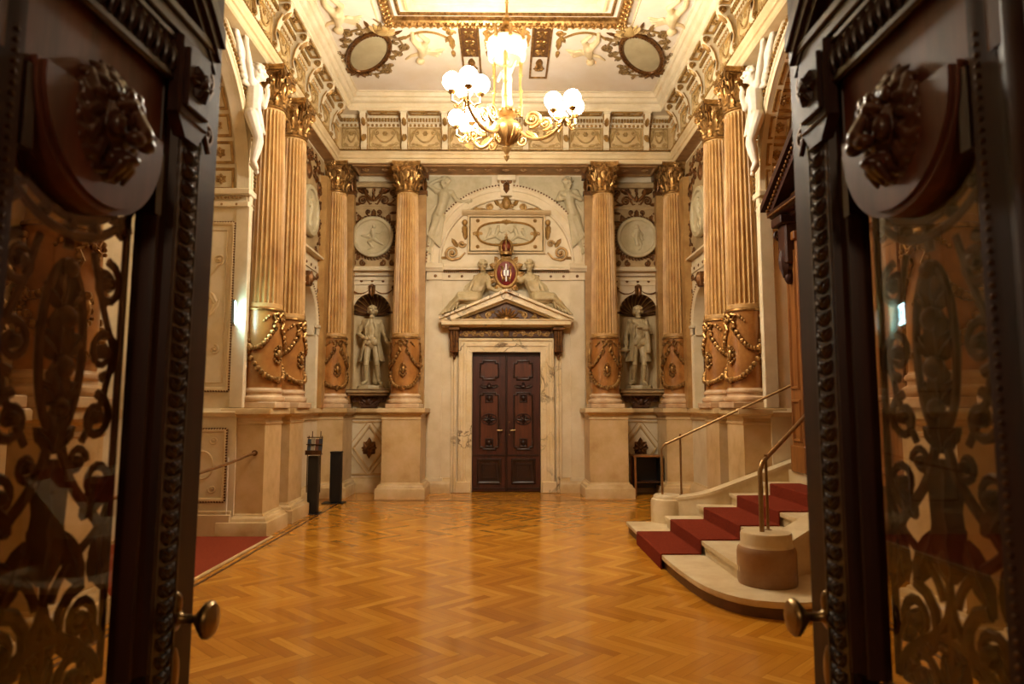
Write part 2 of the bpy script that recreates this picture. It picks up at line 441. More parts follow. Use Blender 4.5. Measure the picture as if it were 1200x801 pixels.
# ceiling plane, with the vestibule behind the doors
m = MB(); m.box(-3.4, 3.4, .6, 12.7, ZC, ZC + .2); struct('ceiling', m, CEIL)
m = MB(); m.box(-2.2, 2.2, -3.2, .62, 3.6, 3.8); struct('ceiling.001', m, CREAM2)
# back wall: two niche bays and the door bay
NX, NR, NS, NB = 2.46, .35, 3.26, 1.84
m = MB(PB(YB))
for s in (-1, 1):
    a, b = (1.55, 3.45) if s > 0 else (-3.45, -1.55)
    archwall(m, a, b, 0, ZC, s * NX, NR, NS, NB)
m.M = PB(YB - .1)
DX, DZ = .64, 2.535
for x0, x1, z0, z1 in ((-1.58, -DX, 0, ZC), (DX, 1.58, 0, ZC), (-DX, DX, DZ, ZC)):
    m.add([(x0, z0, 0), (x1, z0, 0), (x1, z1, 0), (x0, z1, 0)], [(0, 1, 2, 3)])
m.M = Matrix()
for s in (-1, 1):
    m.box(s * 1.55, s * 1.58, YB - .1, YB, 0, ZC)
    m.box(s * DX, s * (DX + .02), YB - .1, YB + .12, 0, DZ)
m.box(-DX, DX, YB - .1, YB + .12, DZ, DZ + .02)
m.box(-.9, .9, YB + .12, YB + .16, 0, 2.8)
wall_back = struct('wall_back', m, CREAM)
# side walls
for s, nm, P in ((-1, 'left', PL), (1, 'right', PR)):
    m = MB(P(s * XW))
    archwall(m, 9.0, 12.6, 0, ZC, 10.78, .62, 2.86, 1.5)
    archwall(m, 4.2, 9.0, 0, ZC, YC, 1.62, 4.15, 0)
    archwall(m, .6, 4.2, 0, ZC, 2.42, .62, 2.86, 1.5)
    reveal(m, 10.78, .62, 2.86, 1.5, .75)
    reveal(m, 2.42, .62, 2.86, 1.5, .75)
    reveal(m, YC, 1.62, 4.15, 0, 1.25 if s < 0 else .31, 32)
    wall = struct('wall_' + nm, m, CREAM)
    if s > 0:
        m = MB(P(s * (XW + .3))); m.prism([(YC - 1.61, 0), (YC + 1.61, 0)] + arc(YC, 4.15, 1.61, 0, pi, 32), 0, .01)
        m.sweep(arc(YC, 4.15, 1.5, 0, pi, 40), [(0, 0), (0, .03), (.06, .05), (.1, .03), (.12, .01)])
        m.sweep(arc(YC, 4.15, 1.2, 0, pi, 40), [(0, 0), (0, .02), (.05, .03), (.06, .01)]); obj('arch_infill', m, ORANGEW, wall)
# front wall with the doorway, vestibule walls
m = MB()
m.box(-3.4, -.98, YF - .12, YF, 0, ZC); m.box(.98, 3.4, YF - .12, YF, 0, ZC); m.box(-.98, .98, YF - .12, YF, 3.2, ZC)
struct('wall_front', m, CREAM2)
m = MB()
m.box(-2.3, -2.2, -3.2, YF - .1, 0, 3.7); m.box(2.2, 2.3, -3.2, YF - .1, 0, 3.7); m.box(-2.3, 2.3, -3.3, -3.2, 0, 3.7)
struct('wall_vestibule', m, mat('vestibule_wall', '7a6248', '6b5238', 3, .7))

# ================================================================ entablature running round the room
XA, YA, YA0 = 3.0, 11.85, 1.35
ROOM = [(-XA, YA0), (XA, YA0), (XA, YA), (-XA, YA)]
m = MB(); m.sweep(ROOM, [(-.75, 5.85), (-.02, 5.85), (0, 5.87), (0, 5.935), (.022, 5.945), (.022, 6.0), (.045, 6.02), (.055, 6.05), (.03, 6.075), (-.01, 6.08), (-.01, 6.62)], closed=True)
arch_o = struct('trim_2', m, CREAM2)
m = MB(); m.sweep([(-XA + .03, YA0 + .03), (XA - .03, YA0 + .03), (XA - .03, YA - .03), (-XA + .03, YA - .03)], [(-.04, 6.075), (0, 6.08), (.012, 6.09), (0, 6.105), (-.04, 6.11)], closed=True)
for q in (((-XA, YA - .035), (XA, YA - .035)),):
    m.M = Matrix()
    n = 130
    for i in range(n): m.bead((-XA + 2 * XA * (i + .5) / n, YA - .04, 6.092), .017)
for s in (-1, 1):
    for i in range(180): m.bead((s * (XA - .04), 2.4 + 9.4 * (i + .5) / 180, 6.092), .017)
obj('bead_moulding', m, GILT, arch_o)
# brown soffit bands between the columns, darker than the architrave
m = MB()
for x0, x1 in ((-2.75, -2.02), (-1.48, 1.48), (2.02, 2.75)):
    m.M = PC(5.85, 0, 0); m.rframe(x0, x1, -12.44, -11.92, [(0, 0), (0, .02), (.03, .03), (.05, .012), (.06, 0)])
    k = max(1, int((x1 - x0) / .3))
    for i in range(k): m.rosette(x0 + (x1 - x0) * (i + .5) / k, -12.17, .07, 0)
m.M = Matrix()
m.box(-2.8, 2.8, YA - .004, YB, 5.846, 5.85)
for s in (-1, 1): m.box(s * 3.004, s * 3.2, 9.7, 11.7, 5.846, 5.85)
obj('soffit_panel', m, mat('brown_soffit', 'a67f4e', '8a6438', 6, .5), arch_o)
# upper picture-rail at the head of the back wall
m = MB(PB(YB)); 
m.sweep([(2.2 + .8, 5.72), (-3, 5.72)], [(0, 0), (0, .05), (.02, .07), (.04, .06), (.05, .09), (.12, .1), (.13, 0)])
struct('trim_3', m, STUCCO_D)
# cornice above the frieze
m = MB(); m.sweep(ROOM, [(-.03, 6.52), (.02, 6.52), (.02, 6.57), (.05, 6.585), (.05, 6.66), (.075, 6.68), (.075, 6.72), (.25, 6.72), (.25, 6.77), (.265, 6.785), (.275, 6.80), (.275, 6.84), (.31, 6.85), (.335, 6.88), (.34, 6.92), (.37, 6.925), (.395, 6.955), (.40, 6.98), (.43, 6.985), (.43, 7.01)], closed=True)
cornice = struct('trim_4', m, CREAM)
m = MB(); m.sweep(ROOM, [(-.008, 6.085), (-.004, 6.09), (-.004, 6.53), (-.008, 6.535)], closed=True); obj('frieze_ground', m, mat('tan_frieze', 'c8ad7c', 'b59664', 5, .6), cornice)
m = MB()
def along(s):      # side runs of the frieze: matrix, start, end
    return {0: (PB(YA), -XA + .05, XA - .05), -1: (PL(-XA), 2.2, YA - .05), 1: (PR(XA), 2.2, YA - .05)}[s]
for s in (0, -1, 1):
    M, a, b = along(s); m.M = M
    n = int((b - a) / .052)
    for i in range(n):
        x = a + (b - a) * (i + .5) / n
        m.box(x - .016, x + .016, 6.592, 6.652, .02, .082)
    n = int((b - a) / .075)
    for i in range(n):
        x = a + (b - a) * (i + .5) / n
        m.ell((x, 6.545, .02), .027, .03, .022, 6, 4)
obj('dentil_row', m, GILT, cornice)

# frieze reliefs and the coffers between the brackets
BX = [-2.52, -1.8, -1.08, -.36, .36, 1.08, 1.8, 2.52]
BYS = [11.31 - .72 * i for i in range(12)]
def friezebay(m, x0, x1):
    w = x1 - x0; c = (x0 + x1) / 2
    m.rframe(x0 + .075, x1 - .075, 6.14, 6.505, [(0, 0), (.004, .014), (.018, .014), (.022, 0)])
    h = w / 2 - .13
    m.swag(c - h, 6.43, c, 6.43 + .0, .19, .017, 0) if w < .4 else None
    m.swag(c - h + .02, 6.44, c + h - .02, 6.44, .2, .02, 0)
    m.rosette(c, 6.40, .05, 0, 6, .025)
    for s in (-1, 1):
        m.rscroll(c + s * h * .62, 6.42, .055, 1.3, pi / 2, -s, .012, .006)
        m.rleaf(c + s * h * .95, 6.44, -pi / 2 + s * .2, .2, .06, .02)
        m.rscroll(c + s * h * .9, 6.2, .04, 1.2, 0, s, .01, .006)
        m.rleaf(c + s * .05, 6.18, (0 if s > 0 else pi), h * .6, .05, .018, curl=s * .4)
for s, XS, nm in ((0, BX, 'back'), (-1, BYS, 'left'), (1, BYS, 'right')):
    M, a, b = along(s)
    m = MB(M); xs = sorted(XS)
    for x0, x1 in zip(xs, xs[1:]): friezebay(m, x0, x1)
    if s == 0: friezebay(m, -XA, -2.52); friezebay(m, 2.52, XA)
    else: friezebay(m, xs[-1], xs[-1] + .5)
    obj('frieze_relief', m, RELIEF, cornice)
    m = MB(M @ mx((0, 6.72, 0), (1, 0, 0), (0, 0, 1), (0, -1, 0)))
    for x0, x1 in zip(xs, xs[1:]):
        m.rframe(x0 + .09, x1 - .09, .085, .235, [(0, 0), (0, .022), (.015, .03), (.03, .022), (.04, 0)])
        m.rosette((x0 + x1) / 2, .16, .06, 0, 8, .03)
    obj('coffer_relief', m, GILT, cornice)

# brackets under the ceiling frame
def bracket_meshes():
    body = MB()
    pr = [(0, 6.09), (.06, 6.09), (.085, 6.12), (.075, 6.19), (.06, 6.26), (.06, 6.34), (.08, 6.43), (.12, 6.51), (.175, 6.56), (.22, 6.6), (.24, 6.655), (.235, 6.70), (.235, 6.72), (0, 6.72)]
    q = MB(mx((0, 0, 0), (0, -1, 0), (0, 0, 1), (1, 0, 0))); q.prism(pr, -.05, .05); body.merge(q)
    body.box(-.07, .07, -.245, 0, 6.695, 6.72)
    lf = MB()
    for s in (-1, 1):
        lf.M = mx((s * .05, 0, 0), (0, -1, 0), (0, 0, 1), (s, 0, 0))
        lf.rscroll(.18, 6.65, .052, 1.8, -pi / 2, 1, .014, .004)
        lf.rscroll(.045, 6.145, .04, 1.6, pi / 2, 1, .01, .004)
        lf.tube([(.06, 6.2, .004), (.045, 6.3, .004), (.08, 6.46, .004), (.14, 6.56, .004)], .01, 6)
    lf.M = mx((0, -.07, 6.32), (1, 0, 0), (0, .55, .84), (0, -.84, .55)); lf.rleaf(0, -.14, pi / 2, .3, .1, .03)
    lf.M = mx((0, -.17, 6.555), (1, 0, 0), (0, -.72, .69), (0, -.69, -.72)); lf.rleaf(0, -.08, pi / 2, .16, .09, .03)
    return obj('bracket_body', body, CREAM), obj('bracket_leaf', lf, GILT)
ORD = ['first', 'second', 'third', 'fourth', 'fifth', 'sixth', 'seventh', 'eighth', 'ninth', 'tenth', 'eleventh', 'twelfth']
br0 = thing('cornice_bracket', 'first scrolled bracket from the left under the far ceiling cornice', 'bracket', (BX[0], YA + .005, 0), 0, 'brackets under the ceiling cornice')
for o in bracket_meshes(): o.parent = br0
for i, x in enumerate(BX[1:]):
    dup(br0, (x, YA + .005, 0), ORD[i + 1] + ' scrolled bracket from the left under the far ceiling cornice')
for s, nm in ((-1, 'left'), (1, 'right')):
    for i, y in enumerate(BYS[:9]):
        dup(br0, (s * (XA + .005), y, 0), ORD[i] + ' scrolled bracket from the far corner under the %s ceiling cornice' % nm, -s * pi / 2)
# ================================================================ columns on pedestals
def pedestal(name, label, x, y, hx, hy):
    t = thing('column_pedestal', label, 'pedestal', (x, y, 0), 0, 'pedestals under the columns')
    R = lambda k: [(-hx - k, -hy - k), (hx + k, -hy - k), (hx + k, hy + k), (-hx - k, hy + k)]
    p = [(0, 0), (-.09, 0), (-.09, .16), (-.082, .17), (-.07, .175), (-.06, .2), (-.045, .225), (-.02, .235), (-.015, .25), (0, .26)]
    m = MB(); m.sweep(R(0), p, closed=True); obj('plinth', m, STONE, t)
    m = MB(); m.sweep(R(0), [(0, .255), (0, 1.31)], closed=True); obj('dado', m, STONE, t)
    m = MB(); m.sweep(R(0), [(0, 1.3), (-.012, 1.31), (-.012, 1.33), (0, 1.34), (0, 1.38), (-.02, 1.385), (-.03, 1.405), (-.07, 1.42), (-.08, 1.43), (-.08, 1.485), (-.07, 1.5)], closed=True)
    m.box(-hx - .07, hx + .07, -hy - .07, hy + .07, 1.46, 1.5); obj('cap_moulding', m, STONE, t)
    return t

def capital(m):
    # z from 0 to .55, bottom radius .19, square abacus
    m.lathe([(.19, 0), (.205, .012), (.205, .03), (.19, .04), (.185, .06), (.18, .2), (.19, .33), (.22, .42), (.245, .46)], 24)
    for row, (n, z0, L, W, off, r0) in enumerate(((8, .045, .17, .13, 0, .19), (8, .12, .25, .14, pi / 8, .188))):
        for k in range(n):
            a = 2 * pi * k / n + off
            for seg in range(1):
                v = []; f = []
                N = 7
                for i in range(N + 1):
                    t = i / N
                    zz = z0 + L * (t if t < .8 else .8 + .12 * sin((t - .8) / .2 * pi) - .1 * max(0, t - .9))
                    rr = r0 + .008 + .07 * max(0, t - .45)**1.5 * 2.4
                    w = W * .5 * (1 - .75 * t**3) * (.82 + .18 * cos(i * pi))
                    for j, (kx, kr) in enumerate(((-1, -.012), (-.5, .012), (0, .002), (.5, .012), (1, -.012))):
                        aa = a + kx * w / rr
                        v.append(((rr + kr) * cos(aa), (rr + kr) * sin(aa), zz))
                for i in range(N):
                    for j in range(4): f.append((i * 5 + j, i * 5 + j + 1, i * 5 + 6 + j, i * 5 + 5 + j))
                m.add(v, f)
                b = r0 + .06; m.ell((b * cos(a), b * sin(a), z0 + L * .9), .028, .028, .022, 6, 4)
    M0 = m.M
    for k in range(4):
        a = pi / 4 + k * pi / 2
        # corner volutes
        m.M = M0 @ RZ(a) @ mx((0, 0, 0), (1, 0, 0), (0, 0, 1), (0, -1, 0))
        for s in (-.018, .018):
            m.rscroll(.285, .42, .055, 1.7, pi, -1, .02, s, tail=[(.2, .26), (.21, .34), (.225, .39)])
        # smaller helices and fleuron at the middle of each side
        m.M = M0 @ RZ(k * pi / 2)
        m.ell((.232, 0, .5), .03, .045, .045, 8, 5)
        for q in range(6): m.bead((.245, .035 * cos(q * pi / 3), .5 + .035 * sin(q * pi / 3)), .018)
        m.M = M0 @ RZ(k * pi / 2) @ mx((.225, 0, 0), (0, 1, 0), (0, 0, 1), (1, 0, 0))
        for s in (-1, 1): m.rscroll(s * .055, .405, .035, 1.4, pi / 2 - s * pi / 2 + pi, -s, .014, .005, tail=[(s * .1, .27), (s * .1, .34)])
    m.M = M0
    # abacus with hollow sides
    P = []
    for k in range(4):
        a = pi / 4 + k * pi / 2
        c0 = V3((cos(a), sin(a))) * .345; c1 = V3((cos(a + pi / 2), sin(a + pi / 2))) * .345; mid = (c0 + c1) / 2 * .86
        tdir = V3((-sin(a), cos(a)))
        for i in range(8):
            t = i / 8; u = 1 - t
            p = c0 * u * u + mid * .92 * 2 * u * t + c1 * t * t
            P.append((p.x, p.y))
    Q = lambda k, z0, z1: m.prism([(x * k, y * k) for x, y in P], z0, z1)
    Q(.93, .46, .485); Q(1.0, .485, .525); Q(1.04, .525, .55)

def garland(m, q, part, R=.247):
    # relief hung round the plain lower drum; local z .24..1.2; bows at 0,90.., bunches in between
    def cyl(a, z, k=0): return ((R + k) * cos(a), (R + k) * sin(a), z)
    def chain(a0, z0, a1, z1, drop, r):
        L = math.hypot((a1 - a0) * R, z1 - z0) + drop * 1.2; n = int(L / (r * 2.0))
        for i in range(n + 1):
            t = i / n; k = 4 * t * (1 - t)
            p = cyl(a0 + (a1 - a0) * t, z0 + (z1 - z0) * t - drop * k, r * .45)
            m.bead(p, r * (.85 + .35 * k))
    a = q * pi
    if part == 'swag':
        m.bead(cyl(a, 1.13, .014), .034)
        for s in (-1, 1):
            m.tube([cyl(a, 1.13, .015), cyl(a + s * .16, 1.175, .024), cyl(a + s * .34, 1.15, .022), cyl(a + s * .22, 1.09, .022), cyl(a + s * .06, 1.1, .02)], [.013, .018, .018, .016, .01], 6)
            m.tube([cyl(a + s * .1, 1.09, .014), cyl(a + s * .3, 1.05, .022), cyl(a + s * .16, .98, .018), cyl(a + s * .32, .9, .014)], [.014, .019, .017, .007], 6)
            chain(a + s * .12, 1.09, a + s * (pi / 2 - .12), .74, .13, .030)
            chain(a + s * (pi / 2 - .08), .68, a + s * .06, .36, .1, .032)
            # corner sprays of leaves beside the bow
            for i in range(3): m.bead(cyl(a + s * (.55 + .12 * i), 1.13 - .03 * i, .008), .024 - .004 * i)
    elif part == 'trophy':
        m.ell(cyl(a, .66, .012), .035, .035, .075, 8, 6); m.bead(cyl(a, .75, .022), .032)
        for s in (-1, 1):
            for (da, z, r) in ((.16, .65, .026), (.12, .57, .022), (.12, .73, .022), (.2, .71, .016), (.22, .6, .016)): m.bead(cyl(a + s * da, z, .01), r)
        m.bead(cyl(a, .55, .012), .026); return
    if part == 'swag':
        m.bead(cyl(a, .33, .016), .036); m.bead(cyl(a + .12, .345, .012), .026); m.bead(cyl(a - .12, .345, .012), .026)
    if part == 'fruit':
        b = a + pi / 2
        for i in range(9): m.bead(cyl(b + .2 * cos(i * .7), .735 + .035 * sin(i * .7), .02), .028)
        m.bead(cyl(b, .735, .036), .036)
        m.tube([cyl(b, 1.12, .01), cyl(b, 1.0, .016), cyl(b, .88, .026), cyl(b, .79, .03)], [.008, .016, .03, .022], 7)
        m.bead(cyl(b, 1.13, .012), .026); m.bead(cyl(b, .9, .034), .032); m.bead(cyl(b + .1, .82, .02), .026); m.bead(cyl(b - .1, .82, .02), .026)
        for i in range(4): m.bead(cyl(b, .66 - .052 * i, .012), .025 - .003 * i)

def flute(a, z):
    k = (a * 26 / (2 * pi)) % 1.0
    t = abs(k - .5) * 2
    return 1.0 if t > .8 else 1 - .13 * math.sqrt(max(0, 1 - (t / .8)**2))
def column(label, loc, ga):
    t = thing('marble_column', label, 'column', loc, 0, 'fluted columns round the hall')
    m = MB(); m.box(-.29, .29, -.29, .29, 0, .075, .008)
    m.lathe([(.28, .075), (.295, .09), (.3, .11), (.295, .135), (.275, .15), (.262, .155), (.256, .175), (.262, .19), (.272, .195), (.277, .21), (.27, .228), (.255, .235), (.25, .25)], 40); obj('base', m, PINK, t)
    m = MB(); m.lathe([(.247, .24), (.245, .3), (.243, 1.15), (.243, 1.2)], 48, cap=False); obj('drum', m, DRUM, t)
    m = MB(); m.lathe([(.24, 1.195), (.258, 1.2), (.262, 1.215), (.255, 1.23), (.24, 1.24)], 40, cap=False); obj('ring', m, GOLD, t)
    for part in ('swag', 'trophy', 'fruit'):
        for q in (0, 1):
            m = MB(); garland(m, q, part); g = obj('garland_' + part, m, GOLD, t); g.rotation_euler = (0, 0, ga)
    m = MB(); pr = [(.24, 1.235), (.236, 1.26)]
    for i in range(11):
        u = i / 10; pr.append((.236 - .046 * u**1.4, 1.27 + 2.5 * u))
    pr += [(.19, 3.79)]
    m.lathe([(.236, 1.235), (.234, 1.29)] + [(.2345 - .0445 * (i / 10)**1.4, 1.3 + 2.44 * i / 10) for i in range(11)] + [(.19, 3.78), (.19, 3.81)], 26 * 8, cap=False,
            rmod=lambda a, z: flute(a, z) if 1.295 < z < 3.745 else 1.0)
    obj('shaft', m, GIALLO, t, ang=25)
    m = MB(T(0, 0, 3.80)); capital(m); obj('capital', m, GOLD, t)
    return t
def copycol(src, label, loc, ga):
    r = dup(src, loc, label)
    for c in r.children:
        if c.name.startswith('garland'): c.rotation_euler = (0, 0, ga)
    return r
CB, CK = 1.75, 3.03
c0 = column('fluted yellow marble column just left of the far dark door', (-CB, 11.95, 1.5), -pi / 2)
copycol(c0, 'fluted yellow marble column just right of the far dark door', (CB, 11.95, 1.5), -pi / 2)
copycol(c0, 'fluted marble column in the far left corner beside a statue niche', (-CK, 11.95, 1.5), rad(-54))
copycol(c0, 'fluted marble column in the far right corner beside a statue niche', (CK, 11.95, 1.5), rad(-126))
copycol(c0, 'farther column of the pair on the left wall behind the lit sign', (-3.05, 9.5, 1.5), rad(-21))
copycol(c0, 'column nearest the lit exit sign on the left wall', (-3.05, 8.55, 1.5), rad(-21))
copycol(c0, 'farther column of the pair on the right wall above the stair', (3.05, 9.5, 1.5), rad(-159))
copycol(c0, 'nearer column of the pair on the right wall beside the stair rail', (3.05, 8.55, 1.5), rad(-159))
for s, nm in ((-1, 'left'), (1, 'right')):
    copycol(c0, 'yellow column seen through the glass of the %s door leaf' % nm, (s * 3.05, 4.65, 1.5), rad(-21) if s < 0 else rad(-159))
    copycol(c0, 'yellow column at the front end of the %s wall, behind the open door leaf' % nm, (s * 3.05, 3.7, 1.5), rad(-21) if s < 0 else rad(-159))
pedestal('p', 'stone pedestal under the column just left of the far dark door', -CB, 12.0, .325, .4)
pedestal('p', 'stone pedestal under the column just right of the far dark door', CB, 12.0, .325, .4)
pedestal('p', 'stone pedestal under the far left corner column', -3.06, 12.08, .3, .36)
pedestal('p', 'stone pedestal under the far right corner column', 3.06, 12.08, .3, .36)
for s, nm in ((-1, 'left'), (1, 'right')):
    b = 'carrying the handrail end by the red carpet' if s < 0 else 'standing behind the stair stringer'
    pedestal('p', 'near stone pedestal on the %s wall, %s' % (nm, b), s * 3.08, 8.55, .21, .3)
    pedestal('p', 'second stone pedestal on the %s wall, next after the near one' % nm, s * 3.08, 9.5, .21, .3)
    pedestal('p', 'stone pedestal glimpsed through the glass of the %s door leaf' % nm, s * 3.08, 4.65, .21, .3)
    pedestal('p', 'stone pedestal at the front end of the %s wall behind the door leaf' % nm, s * 3.08, 3.7, .21, .3)
# flat pilasters in the corners behind the columns, plus the wall ressauts
m = MB()
for s in (-1, 1):
    m.box(s * 2.79, s * 3.1, 12.3, 12.52, 1.5, 5.5)
    m.box(s * 3.08, s * 3.22, 11.5, 12.3, 1.5, 5.5)
    m.box(s * 1.46, s * 2.0, 12.3, 12.52, 1.5, 5.5)
o = struct('trim_5', m, mat('amber_pilaster', 'b58e56', '99703c', 4, .4))
m = MB()
for s in (-1, 1):
    for x0, x1 in ((2.77, 3.1), (1.44, 2.02)):
        m.box(s * x0, s * x1, 12.28, 12.52, 5.42, 5.5); m.box(s * (x0 - .02), s * (x1 + .02), 12.26, 12.52, 5.72, 5.85)
        for k in range(5): 
            m.M = PB(12.29); m.rleaf(s * (x0 + (x1 - x0) * (k + .5) / 5), 5.48, pi / 2, .26, .12, .05); m.M = Matrix()
obj('pilaster_capital', m, GOLD_D, o)
# light strips of wall framing the arch beside the near pairs
m = MB()
for s in (-1, 1):
    for y in (8.2, 5.0): m.box(s * 3.13, s * 3.3, y, y + .1, 1.5, 4.13, .01)
    m.box(s * 3.19, s * 3.21, 8.85, 9.2, 1.5, 5.85)
struct('trim_6', m, CREAM)

# ledge and skirting along the walls between the pedestals
LED = [(0, 1.3), (.03, 1.315), (.03, 1.34), (.02, 1.385), (.03, 1.405), (.09, 1.42), (.1, 1.43), (.1, 1.485), (.09, 1.5), (0, 1.5)]
SKI = [(0, 0), (.09, 0), (.09, .16), (.075, .18), (.05, .225), (.02, .24), (.015, .26), (0, .265)]
m = MB()
for s in (-1, 1):
    m.M = SC(s, 1, 1)
    m.sweep([(2.8, 12.5), (2.05, 12.5)][::1], LED); m.sweep([(3.2, 9.7), (3.2, 11.8)], LED); m.sweep([(3.2, 1.0), (3.2, 3.5)], LED)
struct('trim_7', m, STONE)
for nm, s in (('left', -1), ('right', 1)):
    m = MB(SC(s, 1, 1)); m.sweep([(2.8, 12.5), (2.05, 12.5)], SKI); m.sweep([(3.2, 9.7), (3.2, 11.8)], SKI); m.sweep([(1.42, 12.4), (.98, 12.4)], SKI); m.sweep([(3.2, 1), (3.2, 3.5)], SKI)
    struct('baseboard_' + nm, m, STONE)
# ================================================================ niche bays of the back wall
def human(P, sc=1.0):
    """limbs, torso and head as melting volumes; P: joint -> point (1.8 m figure)"""
    m = MB(SC(sc)); g = lambda k: V3(P[k])
    r = dict(pel=.135, wst=.115, ch=.145, th=.088, kn=.06, an=.042, sh=.062, el=.046, wr=.032, hd=.098); r.update(P.get('r', {}))
    m.cap(g('pel'), g('wst'), r['pel'], r['wst']); m.cap(g('wst'), g('ch'), r['wst'], r['ch'])
    m.cap(g('shL'), g('shR'), r['sh'] * 1.15)
    m.cap(g('ch'), g('nk'), .1, .055); m.cap(g('nk'), g('hd') - V3((0, 0, .05)), .054, .056)
    for s in 'LR':
        m.cap(g('sh' + s), g('el' + s), r['sh'], r['el']); m.cap(g('el' + s), g('wr' + s), r['el'] * 1.02, r['wr'])
        m.cap(g('hp' + s), g('kn' + s), r['th'], r['kn']); m.cap(g('kn' + s) , g('kn' + s) * .55 + g('an' + s) * .45, r['kn'], r['kn'] * .98); m.cap(g('kn' + s) * .6 + g('an' + s) * .4, g('an' + s), r['kn'], r['an'])
        m.cap(g('an' + s), g('to' + s), .042, .03)
        # hand: palm, four fingers and a thumb
        w = g('wr' + s); d = (w - g('el' + s)).normalized(); hd = V3(P.get('hand' + s, d)).normalized()
        sd = hd.cross(V3((0, 1, 0)));  sd = sd.normalized() if sd.length > .2 else V3((1, 0, 0))
        pc = w + hd * .075
        m.cap(w, pc, .033, .036)
        for i, (o, L) in enumerate(((-.03, .062), (-.01, .075), (.01, .072), (.03, .055))):
            a = pc + sd * o; b = a + hd * L * .55; cdir = (hd + hd.cross(sd) * .7).normalized()
            m.cap(a, b, .0135, .013); m.cap(b, b + cdir * L * .5, .013, .011)
        m.cap(w + hd * .03, w + hd * .07 + sd * -.06, .016, .013)
    # head with face
    h = g('hd'); f = V3(P.get('face', (0, -1, 0))).normalized(); u = V3((0, 0, 1)); u = (u - f * u.dot(f)).normalized(); q = f.cross(u)
    R = Matrix((q, f, u)).transposed().to_4x4()
    m.ell(h, .075, .095, .112, 14, 9, R); m.ell(h + f * .025 - u * .055, .058, .068, .06, 10, 6, R)
    m.cap(h + f * .098 + u * .02, h + f * .125 - u * .022, .013, .02)
    m.ell(h + f * .084 - u * .084, .026, .022, .022, 8, 5, R); m.ell(h + f * .1 - u * .052, .028, .014, .010, 8, 5, R)
    for s in (-1, 1):
        m.cap(h + f * .095 + u * .036 + q * s * .012, h + f * .078 + u * .034 + q * s * .05, .016, .012, 8)
        m.ell(h + q * s * .08, .014, .026, .036, 8, 5, R); m.ell(h + q * s * .045 + f * .072 - u * .024, .024, .02, .022, 8, 5, R); m.ell(h + q * s * .033 + f * .082 + u * .006, .012, .008, .007, 8, 5, R)
    rh = random.Random(11)
    for i in range(P.get('hair', 26)):
        t = rh.uniform(.15, 1); a = rh.uniform(0, 2 * pi); e = math.acos(t)
        d = u * t + (q * cos(a) + f * (sin(a) * .6 - .45)) * sin(e)
        m.ell(h + d.normalized() * .092 + u * .012, .036, .036, .03, 8, 5)
    return m
def coat(m, rings, gap, n=26, th=.022, folds=.012, nf=9):
    """open-fronted coat skirt: rings of (z, cx, cy, rx, ry)"""
    v = []; f = []
    for i, (z, cx, cy, rx, ry) in enumerate(rings):
        w = i / (len(rings) - 1)
        for side in (0, 1):
            for k in range(n + 1):
                kk = k if side == 0 else n - k
                a = -pi / 2 + gap[i] + (2 * pi - 2 * gap[i]) * kk / n
                e = folds * w * sin(nf * a + i) - (th if side else 0)
                v.append((cx + (rx + e) * cos(a), cy + (ry + e) * sin(a), z))
    N = 2 * (n + 1)
    for i in range(len(rings) - 1):
        for k in range(N): f.append((i * N + k, (i + 1) * N + k, (i + 1) * N + (k + 1) % N, i * N + (k + 1) % N))
    f.append(tuple(range(N))); f.append(tuple((len(rings) - 1) * N + k for k in range(N))[::-1])
    m.add(v, f)
